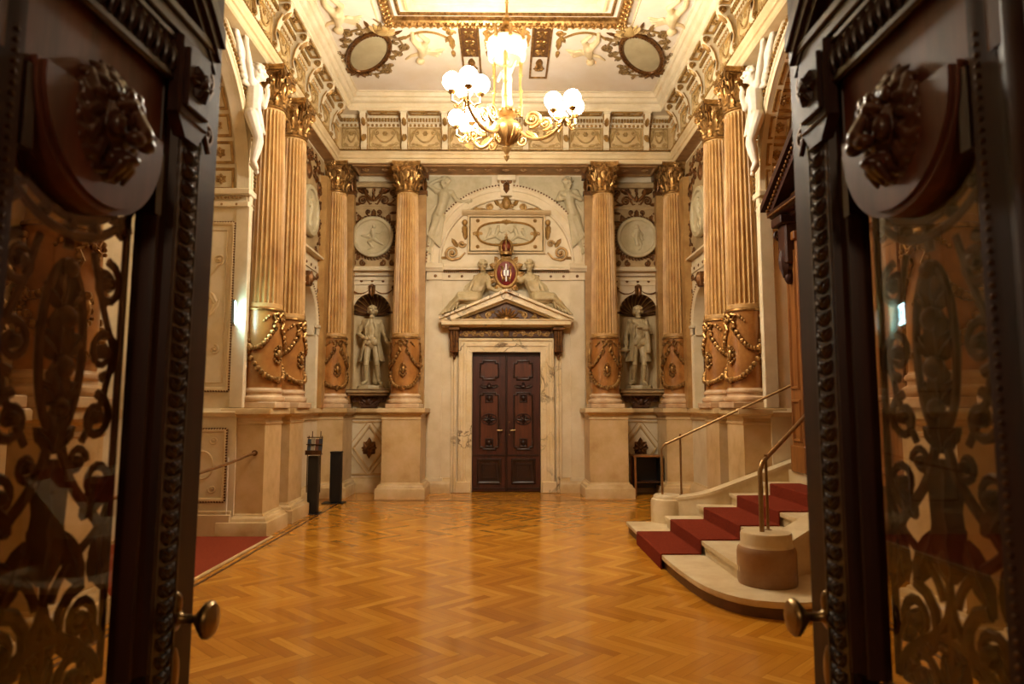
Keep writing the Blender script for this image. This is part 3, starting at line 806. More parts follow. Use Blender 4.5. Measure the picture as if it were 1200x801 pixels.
def niche_statue(label, x, left):
    t = thing('niche_statue', label, 'statue', (x, YB + .04, NB), 0, None)
    k = .835
    if left:
        P = dict(pel=(0, .01, .93), wst=(.01, 0, 1.1), ch=(.0, -.005, 1.33), nk=(0, .0, 1.5), hd=(.01, -.02, 1.655), face=(.35, -1, .22),
                 shL=(-.17, .01, 1.41), elL=(-.31, .06, 1.15), wrL=(-.15, -.12, 1.04), handL=(.9, -.3, -.1), shR=(.17, .01, 1.41), elR=(.27, .05, 1.13), wrR=(.36, -.08, .95), handR=(.5, -.6, -.35),
                 hpL=(-.085, .01, .9), knL=(-.1, -.06, .5), anL=(-.1, .02, .1), toL=(-.16, -.13, .03), hpR=(.085, .01, .9), knR=(.13, -.05, .5), anR=(.16, .05, .1), toR=(.24, -.07, .03))
    else:
        P = dict(pel=(0, .01, .93), wst=(-.01, 0, 1.1), ch=(.0, -.005, 1.33), nk=(0, .0, 1.5), hd=(.0, -.03, 1.655), face=(.1, -1, -.1),
                 shL=(-.17, .01, 1.41), elL=(-.26, .03, 1.13), wrL=(-.28, -.06, .87), handL=(-.1, -.3, -1), shR=(.17, .01, 1.41), elR=(.28, -.03, 1.17), wrR=(.06, -.17, 1.27), handR=(-1, -.2, .2),
                 hpL=(-.085, .01, .9), knL=(-.1, -.05, .5), anL=(-.12, .05, .1), toL=(-.2, -.08, .03), hpR=(.085, .01, .9), knR=(.11, -.08, .5), anR=(.1, -.0, .1), toR=(.13, -.16, .03))
    m = human(P, k)
    cx = P['wst'][0]
    rg = [(1.46, 0, .02, .19, .1), (1.36, 0, .02, .205, .15), (1.2, cx, .02, .19, .15), (1.08, cx, .02, .175, .145), (.92, 0, .03, .2, .17), (.75, 0, .04, .235, .2), (.6, 0, .05, .26, .215), (.53, 0, .05, .275, .22)]
    coat(m, rg, [.35, .35, .4, .6, .8, .85, .9, .9] if left else [.3, .3, .35, .5, .65, .6, .55, .6], nf=9)
    # waistcoat front, lapels, neckcloth, cuffs, wig rolls
    m.ell((cx, -.07, 1.22), .12, .085, .2); m.ell((cx, -.07, 1.05), .115, .08, .12)
    for j in (-1, 1): m.ell((j * .075, -.1, .95), .075, .05, .075)
    g0 = [.9, .9] if left else [.55, .6]
    for j in (-1, 1):
        ex, ey = .27 * sin(g0[1]) * j, .05 - .21 * cos(g0[1])
        m.cap((j * .12, -.12, 1.06), (ex, ey, .55), .014, .018)
        m.cap((j * .045, -.125, 1.44), (j * .115, -.135, 1.26), .024, .03); m.cap((j * .115, -.135, 1.26), (j * .1, -.14, 1.08), .022, .014)
        for i in range(7):      # skirt folds
            an = -pi / 2 + j * (g0[1] + .1 + .2 * i); m.cap((.18 * cos(an), .02 + .155 * sin(an), .98), (.272 * cos(an), .05 + .215 * sin(an), .54), .012, .022, 8)
        m.ell((P['knL' if j < 0 else 'knR'][0], P['knL' if j < 0 else 'knR'][1], .455), .068, .07, .018)
        t_ = V3(P['toL' if j < 0 else 'toR']); m.ell(t_ + V3((0, .06, .03)), .04, .05, .03)
    for s in (-1, 1):
        m.ell(V3(P['hd']) + V3((s * .09, .02, -.02)), .035, .045, .045, 8, 6)
        w = V3(P['wrL' if s < 0 else 'wrR']); e = V3(P['elL' if s < 0 else 'elR']); m.cap(w + (e - w) * .15, w + (e - w) * .35, .052, .056)
    m.ell((0, -.08, 1.51), .055, .045, .035); m.ell((0, -.135, 1.4), .035, .022, .075)
    if not left:
        m.cap((-.12, -.12, 1.42), (.16, -.16, 1.25), .05, .06); m.cap((.16, -.1, 1.4), (.2, -.15, .75), .05, .05)
        m.ell((-.31, -.08, .78), .11, .06, .05)
    for i in range(5): m.bead((cx * k, -.215 * k, (1.3 - .07 * i) * k), .01)
    m.cap((.1 if left else -.12, .1, .1), (.1 if left else -.1, .12, .62), .09, .07)   # tree stump behind the leg
    o = sculpt(m, .0085, 1); o2 = MB(T(0, 0, .07)); o2.merge(o)
    obj('figure', o2, PLASTER, t, ang=80)
    b = MB(); b.lathe([(.25, 0), (.255, .02), (.25, .05), (.24, .07)], 8, cap=True); obj('figure_base', b, PLASTER, t)
    return t
niche_statue('pale long-coated statue with hand at waist, in the niche left of the far door', -NX, True)
niche_statue('pale long-coated statue with arm across chest, in the niche right of far door', NX, False)

def niche_bay(s):
    nm = 'left' if s < 0 else 'right'
    P = PB(YB, s * NX)
    # concave niche with ribbed shell head
    m = MB(T(s * NX, YB, 0)); 
    m.lathe([(NR, NB), (NR, NS)], 24, 0, pi, cap=False)
    sh = []
    for i in range(9):
        a = pi / 2 * i / 8; sh.append((max(NR * cos(a), .004), NS + NR * sin(a)))
    m.add([(-NR, 0, NB)] + [(NR * cos(pi - pi * k / 20), NR * sin(pi - pi * k / 20), NB) for k in range(21)], [tuple(range(22))])
    niche = obj('wall_niche', m, CREAM2, wall_back)
    m = MB(T(s * NX, YB, 0)); m.lathe(sh, 24, 0, pi, cap=False)
    obj('niche_shell', m, BROWN, niche)
    m = MB(T(s * NX, YB, NS))
    for k in range(11):            # gilded ribs of the shell
        a = pi * (k + .5) / 11
        pts = []
        for i in range(8):
            e = .12 + (pi / 2 - .2) * i / 7 ; rr = NR * .97
            # ribs run from the centre of the back to the rim arch
            d = V3((cos(a), 0, sin(a))); c = V3((0, 1, 0))
            p = (c * cos(e) + d * sin(e)) * rr; p.z = max(p.z, .01); pts.append(p)
        m.tube(pts, [.005 + .018 * i / 7 for i in range(8)], 6, .6)
    m.ell((0, NR * .9, .03), .06, .04, .06)
    obj('shell_rib', m, GILT, niche)
    m = MB(P); m.sweep([(NR, NB)] + arc(0, NS, NR, 0, pi, 28) + [(-NR, NB)], [(0, 0), (0, .02), (-.015, .03), (-.05, .03), (-.06, .02), (-.075, .018), (-.075, 0)])
    obj('niche_arch_moulding', m, CREAM, niche)
    m = MB(T(s * NX, YB, 0)); m.lathe([(NR + .0, NS - .03), (NR - .03, NS - .03), (NR - .045, NS - .01), (NR - .03, NS + .012), (NR, NS + .012)], 24, 0, pi, cap=False)
    m.M = P
    for q in (-1, 1): m.box(q * NR, q * (NR + .1), NS - .03, NS + .012, 0, .035)
    obj('niche_impost', m, BROWN, niche)
    # bracket carrying the statue
    t = thing('statue_bracket', 'dark carved bracket shelf under the statue %s of the far door' % nm, 'bracket', (s * NX, YB, 1.5), 0, 'brackets under the niche statues')
    m = MB(); m.M = mx((0, 0, 0), (1, 0, 0), (0, 0, 1), (0, -1, 0))
    m.box(-.4, .4, .27, .33, 0, .3, .01); m.box(-.36, .36, .225, .27, 0, .26, .012); m.box(-.42, .42, .33, .345, 0, .32, .005)
    obj('shelf', m, STUCCO_D, t)
    m = MB(mx((0, 0, 0), (1, 0, 0), (0, 0, 1), (0, -1, 0)))
    m.prism([(-.13, .02), (.13, .02), (.17, .1), (.3, .16), (.34, .225), (-.34, .225), (-.3, .16), (-.17, .1)], 0, .12)
    m.box(-.15, .15, -.0, .03, 0, .1)
    for q in (-1, 1):
        m.rscroll(q * .25, .16, .055, 1.6, pi / 2, -q, .022, .12); m.rscroll(q * .13, .09, .04, 1.4, -pi / 2, q, .016, .12); m.rleaf(q * .02, .1, pi / 2 - q * .9, .2, .09, .03, .12)
    m.ell((0, .13, .13), .05, .07, .05); m.rosette(0, .13, .09, .12)
    obj('corbel', m, BROWN, t)
    # lozenge panel of the dado
    m = MB(P); F = [(0, 0), (.006, .016), (.02, .018), (.028, 0)]
    m.rframe(-.36, .36, .3, 1.27, F)
    m.sweep([(0, .36), (.31, .785), (0, 1.21), (-.31, .785)], [(0, 0), (.006, .022), (.028, .025), (.04, 0)], closed=True)
    for qx in (-1, 1):
        for qy in (-1, 1):
            a, b, c = (qx * .33, .785 + qy * .45), (qx * .06, .785 + qy * .45), (qx * .33, .785 + qy * .1)
            tri = [a, b, c] if qx * qy < 0 else [a, c, b]
            m.sweep(tri, [(0, 0), (.004, .014), (.014, .014), (.02, 0)], closed=True)
    o = struct('trim_panel_%s' % nm, m, STONE)
    m = MB(P @ T(0, .785)); 
    for k in range(4):
        a = k * pi / 2; m.rleaf(0, 0, a + pi / 4, .15, .11, .035); m.rleaf(0, 0, a, .19 if k % 2 else .14, .09, .03)
        m.rscroll(.085 * cos(a + .4), .085 * sin(a + .4), .035, 1.2, a, 1, .012, .01)
    m.ell((0, 0, .02), .04, .04, .04)
    obj('lozenge_rosette', m, GOLD_D, o)
    # entablature strip with rosettes, swag over the niche
    m = MB(P); w = .5
    m.sweep([(w, 3.87), (-w, 3.87)], [(0, 0), (0, .03), (.02, .035), (.02, .045), (0, .045)])
    m.box(-w, w, 3.72 + .05, 3.9, 0, .02)
    m.sweep([(-w, 4.02), (w, 4.02)], [(0, 0), (0, .09), (.012, .1), (.03, .1), (.04, .07), (.055, .06), (.06, .03), (.09, .03), (.1, 0)][::1])
    m.M = P @ SC(1, -1, 1) ; 
    o = struct('trim_band_%s' % nm, m, CREAM)
    m = MB(P)
    for i in range(5): m.ell((-.4 + .2 * i, 3.84, .02), .028, .028, .018, 8, 4)
    m.beads([(-w, 3.935), (w, 3.935)], .014, 2.2, .03)
    for q in (-1, 1):
        m.swag(q * .02, 3.7, q * .4, 3.7, .1, .02, .01); m.rleaf(q * .41, 3.72, -pi / 2, .2, .07, .03); m.rscroll(q * .39, 3.72, .035, 1.4, 0, q, .012, .01)
    m.box(-.06, .06, 3.58, 3.76, 0, .05, .01); m.rscroll(0, 3.74, .05, 1.5, pi, 1, .018, .05); m.rleaf(0, 3.74, -pi / 2, .2, .1, .04, .04)
    obj('band_ornament', m, GOLD_D, o)
    # griffin panel at the top
    m = MB(P); m.box(-.52, .52, 5.2, 5.72, 0, .03); m.rframe(-.46, .46, 5.24, 5.7, [(0, .03), (.004, .045), (.016, .045), (.02, .03)]); m.box(-.52, .52, 4.08, 5.2, 0, .012)
    o2 = struct('trim_ground_%s' % nm, m, STUCCO_D)
    m = MB(P @ T(0, 0, .03))
    m.lathe([(.05, 0), (.02, .02)], 6) if False else None
    m.ell((0, 5.4, .02), .04, .07, .04); m.ell((0, 5.5, .02), .03, .04, .03); m.rleaf(0, 5.52, pi / 2, .14, .07, .03)
    for q in (-1, 1):
        m.rscroll(q * .2, 5.36, .09, 1.7, pi if q > 0 else 0, -q, .022, .012, tail=[(q * .03, 5.3), (q * .07, 5.29)])
        m.rscroll(q * .36, 5.5, .08, 1.5, -pi / 2, q, .02, .012, tail=[(q * .26, 5.3), (q * .34, 5.32), (q * .4, 5.38)])
        m.rleaf(q * .1, 5.5, pi / 2 - q * .7, .2, .08, .03, 0, -q * .6); m.rleaf(q * .3, 5.6, pi / 2 + q * 1.2, .14, .06, .03)
        m.rleaf(q * .4, 5.62, pi / 2 - q * .4, .1, .05, .02); m.rleaf(q * .24, 5.3, -q * .2 + (0 if q > 0 else pi), .18, .06, .03)
        m.tube([(q * .02, 5.36, .02), (q * .1, 5.43, .03), (q * .17, 5.52, .025), (q * .15, 5.6, .02)], [.03, .032, .026, .014], 7, .7)   # griffin body and neck
        m.ell((q * .13, 5.62, .03), .03, .022, .02); m.rleaf(q * .16, 5.5, q * 0 + (.5 if q > 0 else pi - .5), .17, .09, .03, .01)
    obj('griffin_relief', m, GOLD_D, o2)
    # round medallion with dark wreath
    t = thing('wall_medallion', 'round pale relief medallion on the far wall %s of the door' % nm, 'medallion', (s * NX, YB - .012, 4.665), 0, None)
    base = mx((0, 0, 0), (1, 0, 0), (0, 0, 1), (0, -1, 0))
    m = MB(base); m.lathe([(.385, 0), (.39, .05), (.375, .075), (.35, .08), (.325, .075), (.315, .055), (.30, .045), (.001, .05)], 48, cap=False); obj('disc', m, MEDAL, t)
    m = MB(base)
    if s < 0:    # dancer with a lyre
        B = [((0, .1), (.02, -.03), .055), ((.02, -.03), (-.08, -.1), .04), ((-.08, -.1), (.0, -.2), .03), ((.02, -.04), (.1, -.1), .04), ((.1, -.1), (.19, -.15), .028), ((.0, .1), (-.1, .04), .026), ((-.1, .04), (-.17, .0), .02), ((.0, .1), (.12, .06), .026), ((.12, .06), (.2, .12), .02), ((.0, -.2), (-.08, -.24), .02), ((-.05, -.02), (-.2, .02), .03)]
        hd = (.02, .19)
    else:        # standing draped figure
        B = [((0, .12), (-.02, -.02), .06), ((-.02, -.02), (0, -.14), .055), ((.0, -.02), (.06, -.12), .045), ((.0, -.13), (.02, -.24), .025), ((.06, -.12), (.05, -.22), .022), ((-.02, .12), (-.1, .03), .026), ((-.1, .03), (-.04, -.03), .02), ((.03, .12), (.1, .05), .026), ((.1, .05), (.05, .0), .02), ((.05, .06), (.1, -.05), .03)]
        hd = (0, .2)
    for a, b, r in B: m.cap((*a, .045), (*b, .045), r, r * .75, 8)
    m.ell((*hd, .05), .036, .042, .04, 10, 6)
    q = sculpt(m, .01, 2); obj('relief_figure', q, MEDAL, t, ang=80)
    m = MB(base); N = 44
    for i in range(N):
        a = 2 * pi * i / N; m.rleaf(.39 * cos(a), .39 * sin(a), a + pi / 2 + .5, .085, .04, .022); m.rleaf(.40 * cos(a), .40 * sin(a), a + pi / 2 - .5, .07, .035, .02)
    for k in range(4):
        a = pi / 4 + k * pi / 2
        for q in (-1, 1):
            m.rscroll(.46 * cos(a + q * .14), .46 * sin(a + q * .14), .05, 1.4, a, q, .016, .008); m.rleaf(.42 * cos(a), .42 * sin(a), a + q * .9, .15, .06, .025)
    for q in (-1, 1):
        m.rscroll(q * .1, .48, .05, 1.4, -pi / 2, q, .016, .008); m.rscroll(q * .18, -.49, .06, 1.4, pi / 2, -q, .018, .008); m.rscroll(q * .36, -.49, .05, 1.4, pi / 2, q, .016, .008)
        m.rleaf(q * .3, .46, (.1 if q > 0 else pi - .1), .15, .06, .025)
    m.rleaf(0, .39, pi / 2, .15, .1, .03); m.box(-.03, .03, .4, .5, 0, .03, .008)
    obj('wreath', m, GOLD_D, t)
for s in (-1, 1): niche_bay(s)

# ================================================================ side bays: medallion over a coffered arch
def side_bay(s, yc, nm, front=False):
    P = (PL if s < 0 else PR)(s * XW, yc)
    m = MB(P); r, ys = .62, 2.86
    m.sweep([(r, 1.5)] + arc(0, ys, r, 0, pi, 28) + [(-r, 1.5)], [(0, 0), (0, .03), (-.02, .045), (-.03, .03), (-.09, .03), (-.1, .045), (-.125, .04), (-.13, 0)])
    for q in (-1, 1):
        m.box(q * r, q * (r + .16), ys - .14, ys, -.0, .06, .008); m.box(q * (r - .03), q * (r + .18), ys - .02, ys + .03, -.0, .08, .008)
    m.M = P
    m.box(-.62, -.585, ys - .14, ys + .02, -.74, 0); m.box(.585, .62, ys - .14, ys + .02, -.74, 0)
    m.box(-.7, .7, 3.78, 3.9, 0, .02); m.sweep([(-.95, 4.02), (.95, 4.02)], [(0, 0), (0, .1), (.03, .1), (.055, .06), (.09, .03), (.1, 0)])
    o = struct('trim_arch_%s' % nm, m, CREAM)
    m = MB(P)
    m.beads(arc(0, ys, r + .11, 0, pi, 40), .013, 2.3, .05)
    for q in (-1, 1):
        for i in range(3):
            m.rscroll(q * (.66 + .1 * i), 3.6 - .22 * i + .1, .06, 1.5, 0, q, .018, .01); m.rleaf(q * (.72 + .05 * i), 3.66 - .2 * i, pi / 2 - q * .6, .18, .08, .03)
        m.rleaf(q * .3, 3.66, (0 if q > 0 else pi), .3, .1, .03)
    m.box(-.07, .07, ys + r - .04, ys + r + .2, 0, .1, .015); m.rleaf(0, ys + r + .2, -pi / 2, .24, .13, .05, .09)
    for i in range(7): m.ell((-.75 + .25 * i, 3.84, .02), .028, .028, .018, 8, 4)
    # soffit coffers
    for k in range(7):
        a = pi * (k + .5) / 7
        Q = P @ mx((r * cos(a), ys + r * sin(a), -.37), (-sin(a), cos(a), 0), (0, 0, 1), (-cos(a), -sin(a), 0))
        m.M = Q; m.rframe(-.1, .1, -.22, .22, [(0, 0), (.006, .02), (.02, .02), (.028, 0)]); m.rosette(0, 0, .06, 0, 6)
    m.M = P @ mx((r, 0, -.37), (0, 0, -1), (0, 1, 0), (-1, 0, 0)); m.rframe(-.24, .24, 1.62, 2.62, [(0, 0), (.006, .02), (.02, .02), (.028, 0)]); m.beads([(-.2, 1.66), (.2, 1.66), (.2, 2.58), (-.2, 2.58)], .012, 2.5, .01, True)
    m.M = P @ mx((-r, 0, -.37), (0, 0, 1), (0, 1, 0), (1, 0, 0)); m.rframe(-.24, .24, 1.62, 2.62, [(0, 0), (.006, .02), (.02, .02), (.028, 0)])
    obj('arch_relief', m, GOLD_D, o)
    m = MB(P); m.box(-.95, .95, 4.04, 5.8, 0, .012); o2 = struct('trim_side_ground_%s' % nm, m, STUCCO_D)
    m = MB(P @ T(0, 0, .012))
    rnd = random.Random(3)
    for q in (-1, 1):
        for (x, y, R, a) in ((.62, 5.25, .13, 0), (.78, 4.95, .1, 1), (.3, 5.4, .1, 2), (.55, 5.55, .09, 3), (.15, 5.62, .08, 1), (.75, 4.35, .11, 2), (.5, 4.15, .07, 0), (.82, 5.5, .08, 1), (.72, 4.65, .09, 0), (.35, 5.66, .07, 2)):
            m.rscroll(q * x, y, R, 1.7, a, q if int(a) % 2 else -q, R * .2, .012)
            for k in range(3):
                b = rnd.uniform(0, 2 * pi); m.rleaf(q * x + R * .8 * cos(b), y + R * .8 * sin(b), b, R * 1.1, R * .5, .03)
    m.rleaf(0, 5.2, pi / 2, .3, .2, .05); m.rosette(0, 5.6, .1)
    obj('foliage_relief', m, GOLD_D, o2)
    t = thing('wall_medallion', 'round white relief medallion on the %s wall, partly behind the paired columns' % nm if not front else 'round medallion at the front end of the %s wall' % nm.split('_')[0], 'medallion', (s * (XW - .012), yc, 4.67), 0, None)
    base = mx((0, 0, 0), (0, 1, 0), (0, 0, 1), (1, 0, 0)) if s < 0 else mx((0, 0, 0), (0, -1, 0), (0, 0, 1), (-1, 0, 0))
    m = MB(base); m.lathe([(.41, 0), (.415, .06), (.40, .09), (.37, .095), (.34, .09), (.325, .06), (.30, .05), (.001, .055)], 48, cap=False); obj('disc', m, MEDAL, t)
    m = MB(base)
    for a, b, R in (((0, .1), (.0, -.05), .06), ((0, -.05), (-.05, -.15), .045), ((-.05, -.15), (-.03, -.25), .03), ((.02, -.05), (.08, -.14), .045), ((.08, -.14), (.05, -.24), .03), ((0, .1), (-.11, .05), .03), ((-.11, .05), (-.16, .14), .022), ((.02, .1), (.11, .02), .03)): m.cap((*a, .05), (*b, .05), R, R * .75, 8)
    m.ell((0, .2, .055), .04, .045, .04); obj('relief_figure', sculpt(m, .01, 2), MEDAL, t, ang=80)
    m = MB(base)
    for i in range(44):
        a = 2 * pi * i / 44; m.rleaf(.415 * cos(a), .415 * sin(a), a + pi / 2 + .5, .085, .04, .022)
    obj('wreath', m, GOLD_D, t)
side_bay(-1, 10.78, 'left'); side_bay(1, 10.78, 'right')
side_bay(-1, 2.42, 'left_front', True); side_bay(1, 2.42, 'right_front', True)
# ================================================================ far double door in its marble surround
t = thing('double_door', 'dark red-brown panelled double door closed in the far wall', 'door', (0.02, YB - .02, 0))
def inset(m, x0, x1, z0, z1, cut=.05):
    c = cut; P = [(x0 + c, z0), (x1 - c, z0), (x1 - c, z0 + c * .8), (x1, z0 + c * .8), (x1, z1 - c * .8), (x1 - c, z1 - c * .8), (x1 - c, z1), (x0 + c, z1), (x0 + c, z1 - c * .8), (x0, z1 - c * .8), (x0, z0 + c * .8), (x0 + c, z0 + c * .8)]
    m.sweep(P, [(-.012, 0), (-.01, .02), (.0, .024), (.012, .012), (.02, .01)], closed=True)
    return P
for s in (-1, 1):
    lf = MB(mx((0, 0, 0), (1, 0, 0), (0, 0, 1), (0, -1, 0)))
    x0, x1 = (s * .004, s * .615); a, b = min(x0, x1), max(x0, x1)
    lf.box(a, b, .01, 2.52, -.03, .02, .004)
    leaf = obj('door_panel', lf, DOORW, t)
    c = (a + b) / 2
    m = MB(lf.M @ T(0, 0, .02)); hw = .17
    inset(m, c - hw, c + hw, 2.02, 2.36, .055); inset(m, c - hw, c + hw, .76, 1.78, .05)
    m.rframe(c - .2, c + .2, .16, .58, [(-.02, 0), (-.01, .02), (.01, .022), (.03, .006), (.05, .006)])
    m.rframe(c - .13, c + .13, .24, .5, [(-.01, 0), (0, .014), (.02, .014), (.03, 0)])
    for z0, z1 in ((.05, .08), (2.44, 2.47), (.64, .67)): m.box(a + .02, b - .02, z0, z1, 0, .012, .004)
    m.box(c - .15, c + .15, .22, .52, 0, .008)
    obj('panel_moulding', m, LEAFD, leaf)
    m = MB(lf.M @ T(0, 0, .02)); m.box(c - hw + .02, c + hw - .02, 2.07, 2.31, 0, .006); m.box(c - hw + .02, c + hw - .02, .82, 1.72, 0, .006)
    obj('panel_field', m, DOORP, leaf)
    for z in (1.68, .88):
        m = MB(lf.M @ T(0, 0, .022)); m.rframe(c - .075, c + .075, z - .08, z + .08, [(0, 0), (.0, .016), (.015, .02), (.03, .01)]); m.ell((c, z, .012), .045, .05, .03, 10, 6); m.rleaf(c, z + .04, -pi / 2, .1, .05, .025, .02)
        obj('carved_mask', m, LEAFD, leaf)
    m = MB(lf.M @ T(0, 0, .022)); m.sweep(oval(c, 1.3, .15, .11, 24), [(0, 0), (.005, .014), (.018, .014), (.024, 0)], closed=True)
    for k in range(4): m.rleaf(c, 1.3, k * pi / 2, .13 if k % 2 == 0 else .1, .07, .03); m.rleaf(c, 1.3, k * pi / 2 + pi / 4, .1, .05, .02)
    m.ell((c, 1.3, .02), .03, .03, .03); obj('oval_carving', m, LEAFD, leaf)
    m = MB(lf.M @ T(0, 0, .022))
    for q in (-1, 1): m.rleaf(c + q * .02, 1.88, (.15 if q > 0 else pi - .15), .16, .07, .03); m.rscroll(c + q * .12, 1.9, .03, 1.3, 0, q, .01, .01)
    m.ell((c, 1.89, .02), .05, .035, .03); m.rleaf(c, 1.9, pi / 2, .07, .06, .02)
    obj('crest_carving', m, LEAFD, leaf)
    m = MB(lf.M @ T(0, 0, .02))
    hx = s * .075
    m.ell((hx, 1.1, .01), .02, .02, .02, 8, 5); m.cap((hx, 1.1, .0), (hx, 1.1, .05), .008); m.cap((hx, 1.1, .05), (hx + s * .09, 1.105, .05), .009, .007, 8)
    if s > 0: m.ell((hx - .02, 1.02, 0), .012, .02, .008, 8, 4); m.ell((hx - .02, 1.25, 0), .012, .014, .01, 8, 4)
    obj('handle', m, BRASS, leaf)
m = MB(); m.box(-.018, .018, -.045, -.01, .01, 2.52, .006); obj('meeting_strip', m, LEAFD, t)

FB = mx((0.02, YB - .1, 0), (1, 0, 0), (0, 0, 1), (0, -1, 0))
t = thing('marble_door_surround', 'veined marble surround with pediment around the far dark door', 'door surround', (0.02, YB - .1, 0))
L = mx((0, 0, 0), (1, 0, 0), (0, 0, 1), (0, -1, 0))
AR = [(0, 0), (0, .05), (-.1, .05), (-.105, .07), (-.15, .072), (-.16, .06), (-.2, .058), (-.205, .085), (-.235, .09), (-.25, .07), (-.25, 0)]
m = MB(L); m.sweep([(DX - .02, .0), (DX - .02, DZ - .02), (-DX + .02, DZ - .02), (-DX + .02, 0)], AR); obj('architrave', m, VEIN, t)
for s in (-1, 1):
    m = MB(L); m.box(s * (DX + .0), s * (DX + .27), 0, .2, 0, .1, .01)
    m.box(s * .9, s * .95, .0, 2.72, 0, .06, .006); m.box(s * .955, s * 1.0, 0, 2.68, 0, .035, .006); obj('jamb', m, VEIN, t)
    # scrolled console hanging beside the lintel
    m = MB(L); m.box(s * .86, s * 1.02, 2.5, 2.93, .03, .16, .01); m.box(s * .84, s * 1.04, 2.9, 2.95, .02, .22, .008)
    for q in (-1, 0, 1): m.tube([(s * .94 + q * .045, 2.88, .17), (s * .94 + q * .04, 2.7, .17), (s * .94 + q * .03, 2.52, .165)], [.02, .018, .012], 6)
    m.M = L @ mx((s * 1.02, 0, 0), (0, 0, 1), (0, 1, 0), (s, 0, 0)); m.rscroll(.13, 2.86, .05, 1.6, pi / 2, 1, .014, 0)
    m.M = L; m.rleaf(s * .94, 2.6, -pi / 2, .2, .13, .05, .06); m.ell((s * .94, 2.42, .09), .03, .05, .04)
    obj('console', m, GOLD_D, t)
m = MB(L); m.box(-.86, .86, 2.76, 2.94, 0, .06, .005); m.rframe(-.82, .82, 2.775, 2.925, [(0, .06), (0, .08), (.012, .085), (.02, .06)]); obj('frieze_panel', m, BROWN, t)
m = MB(L @ T(0, 0, .062)); m.rosette(0, 2.85, .07)
for s in (-1, 1):
    for i in range(5):
        m.rscroll(s * (.15 + .145 * i), 2.85 + (.012 if i % 2 else -.012), .05, 1.5, pi / 2 + i * pi, s if i % 2 else -s, .014, .008); m.rleaf(s * (.2 + .145 * i), 2.85, (0 if s > 0 else pi) + .5 * (-1)**i, .09, .05, .02)
obj('frieze_scroll', m, GILT, t)
CO = [(0, 0), (0, .14), (.02, .16), (.03, .22), (.045, .26), (.06, .27), (.09, .28), (.115, .3), (.12, .0)]
m = MB(L); m.sweep([(-1.16, 2.96), (1.16, 2.96)], [(0, 0), (0, .17), (.012, .2), (.02, .26), (.03, .285), (.10, .29), (.105, .31), (.125, .315), (.125, 0)])
obj('cornice', m, VEIN, t)
m = MB(L)
ap = 3.56
m.prism([(-1.0, 3.08), (1.0, 3.08), (0, 3.47)], 0, .08); obj('tympanum', m, BROWN, t)
m = MB(L)
for s in (-1, 1):
    # raking cornice as an extruded strip
    d = V3((1.18, -(ap - 3.08), 0)).normalized()
    pts = [(0, ap - .1), (0, ap + .06), (s * 1.19, 3.105), (s * 1.19, 3.03), (s * .98, 3.075)]
    m.prism(pts, 0, .26); 
    m.prism([(0, ap + .02), (0, ap + .075), (s * 1.2, 3.12), (s * 1.2, 3.085)], 0, .32)
    m.prism([(0, ap - .14), (0, ap - .09), (s * .99, 3.075), (s * .9, 3.075)], 0, .16)
obj('raking_cornice', m, VEIN, t)
m = MB(L @ T(0, 0, .08))
m.ell((0, 3.1, .03), .09, .07, .05, 12, 6)
for k in range(9):
    a = pi * (k + .5) / 9; m.rleaf(.04 * cos(a), 3.1 + .03 * sin(a), a, .21, .055, .04)
obj('shell_palmette', m, GOLD, t)
for s in (-1, 1):
    m = MB(L @ T(0, 0, .08))
    m.rscroll(s * .32, 3.19, .06, 1.5, -pi / 2, s, .02, .01); m.rscroll(s * .5, 3.15, .045, 1.5, pi / 2, -s, .016, .01); m.rscroll(s * .65, 3.12, .03, 1.4, -pi / 2, s, .012, .01)
    m.rleaf(s * .2, 3.26, (-.3 if s > 0 else pi + .3), .16, .06, .03); m.rleaf(s * .42, 3.12, (.1 if s > 0 else pi - .1), .16, .06, .03); m.rleaf(s * .6, 3.13, (-.1 if s > 0 else pi + .1), .22, .05, .02)
    obj('tympanum_scroll', m, GILT, t)

# coat of arms above the pediment
t = thing('coat_of_arms', 'crimson oval shield with a crown above the far door pediment', 'coat of arms', (0.015, 12.2, 3.92))
m = MB(L); m.M = L @ SC(1, 1.3, 1); m.lathe([(.215, -.03), (.23, .03), (.2, .07), (.17, .06)], 32, cap=False); m.M = L
for k in range(14):
    a = 2 * pi * k / 14; m.rscroll(.25 * cos(a), .31 * sin(a), .05, 1.3, a, 1 if k % 2 else -1, .02, .03); m.rleaf(.22 * cos(a), .28 * sin(a), a, .12, .09, .04, .02)
obj('shield_frame', m, GILT, t)
m = MB(L); m.M = L @ T(0, 0, .045) @ SC(1, 1.33, 1); m.lathe([(.172, 0), (.165, .02), (.1, .04), (.001, .05)], 32, cap=False); obj('shield_field', m, RED, t)
m = MB(L @ T(0, 0, .09))
m.box(-.045, .045, -.05, .05, 0, .012, .003); m.box(-.012, .012, -.15, .17, -.02, .012, .003)
obj('shield_charge', m, mat('silver_white', 'd8d0c8', None, rough=.35), t)
m = MB(L @ T(0, 0, .085))
for s in (-1, 1): m.tube([(s * .06, .12, 0), (s * .09, 0, 0), (s * .06, -.13, 0)], .01, 6); m.rleaf(s * .02, -.06, -pi / 2 + s * .5, .12, .05, .02); m.rleaf(s * .05, .06, pi / 2 - s * .5, .1, .05, .02)
obj('shield_emblem', m, GOLD, t)
m = MB(T(0, -.05, .33)); m.lathe([(.09, 0), (.1, .02), (.1, .06), (.11, .1), (.12, .16), (.1, .2), (.06, .25), (.02, .27)], 20)
obj('crown_cap', m, mat('crown_red_gold', '7a3418', '5a2410', 8, .35, .4), t)
m = MB(T(0, -.05, .33))
m.lathe([(.1, 0), (.115, .01), (.115, .05), (.1, .06)], 20)
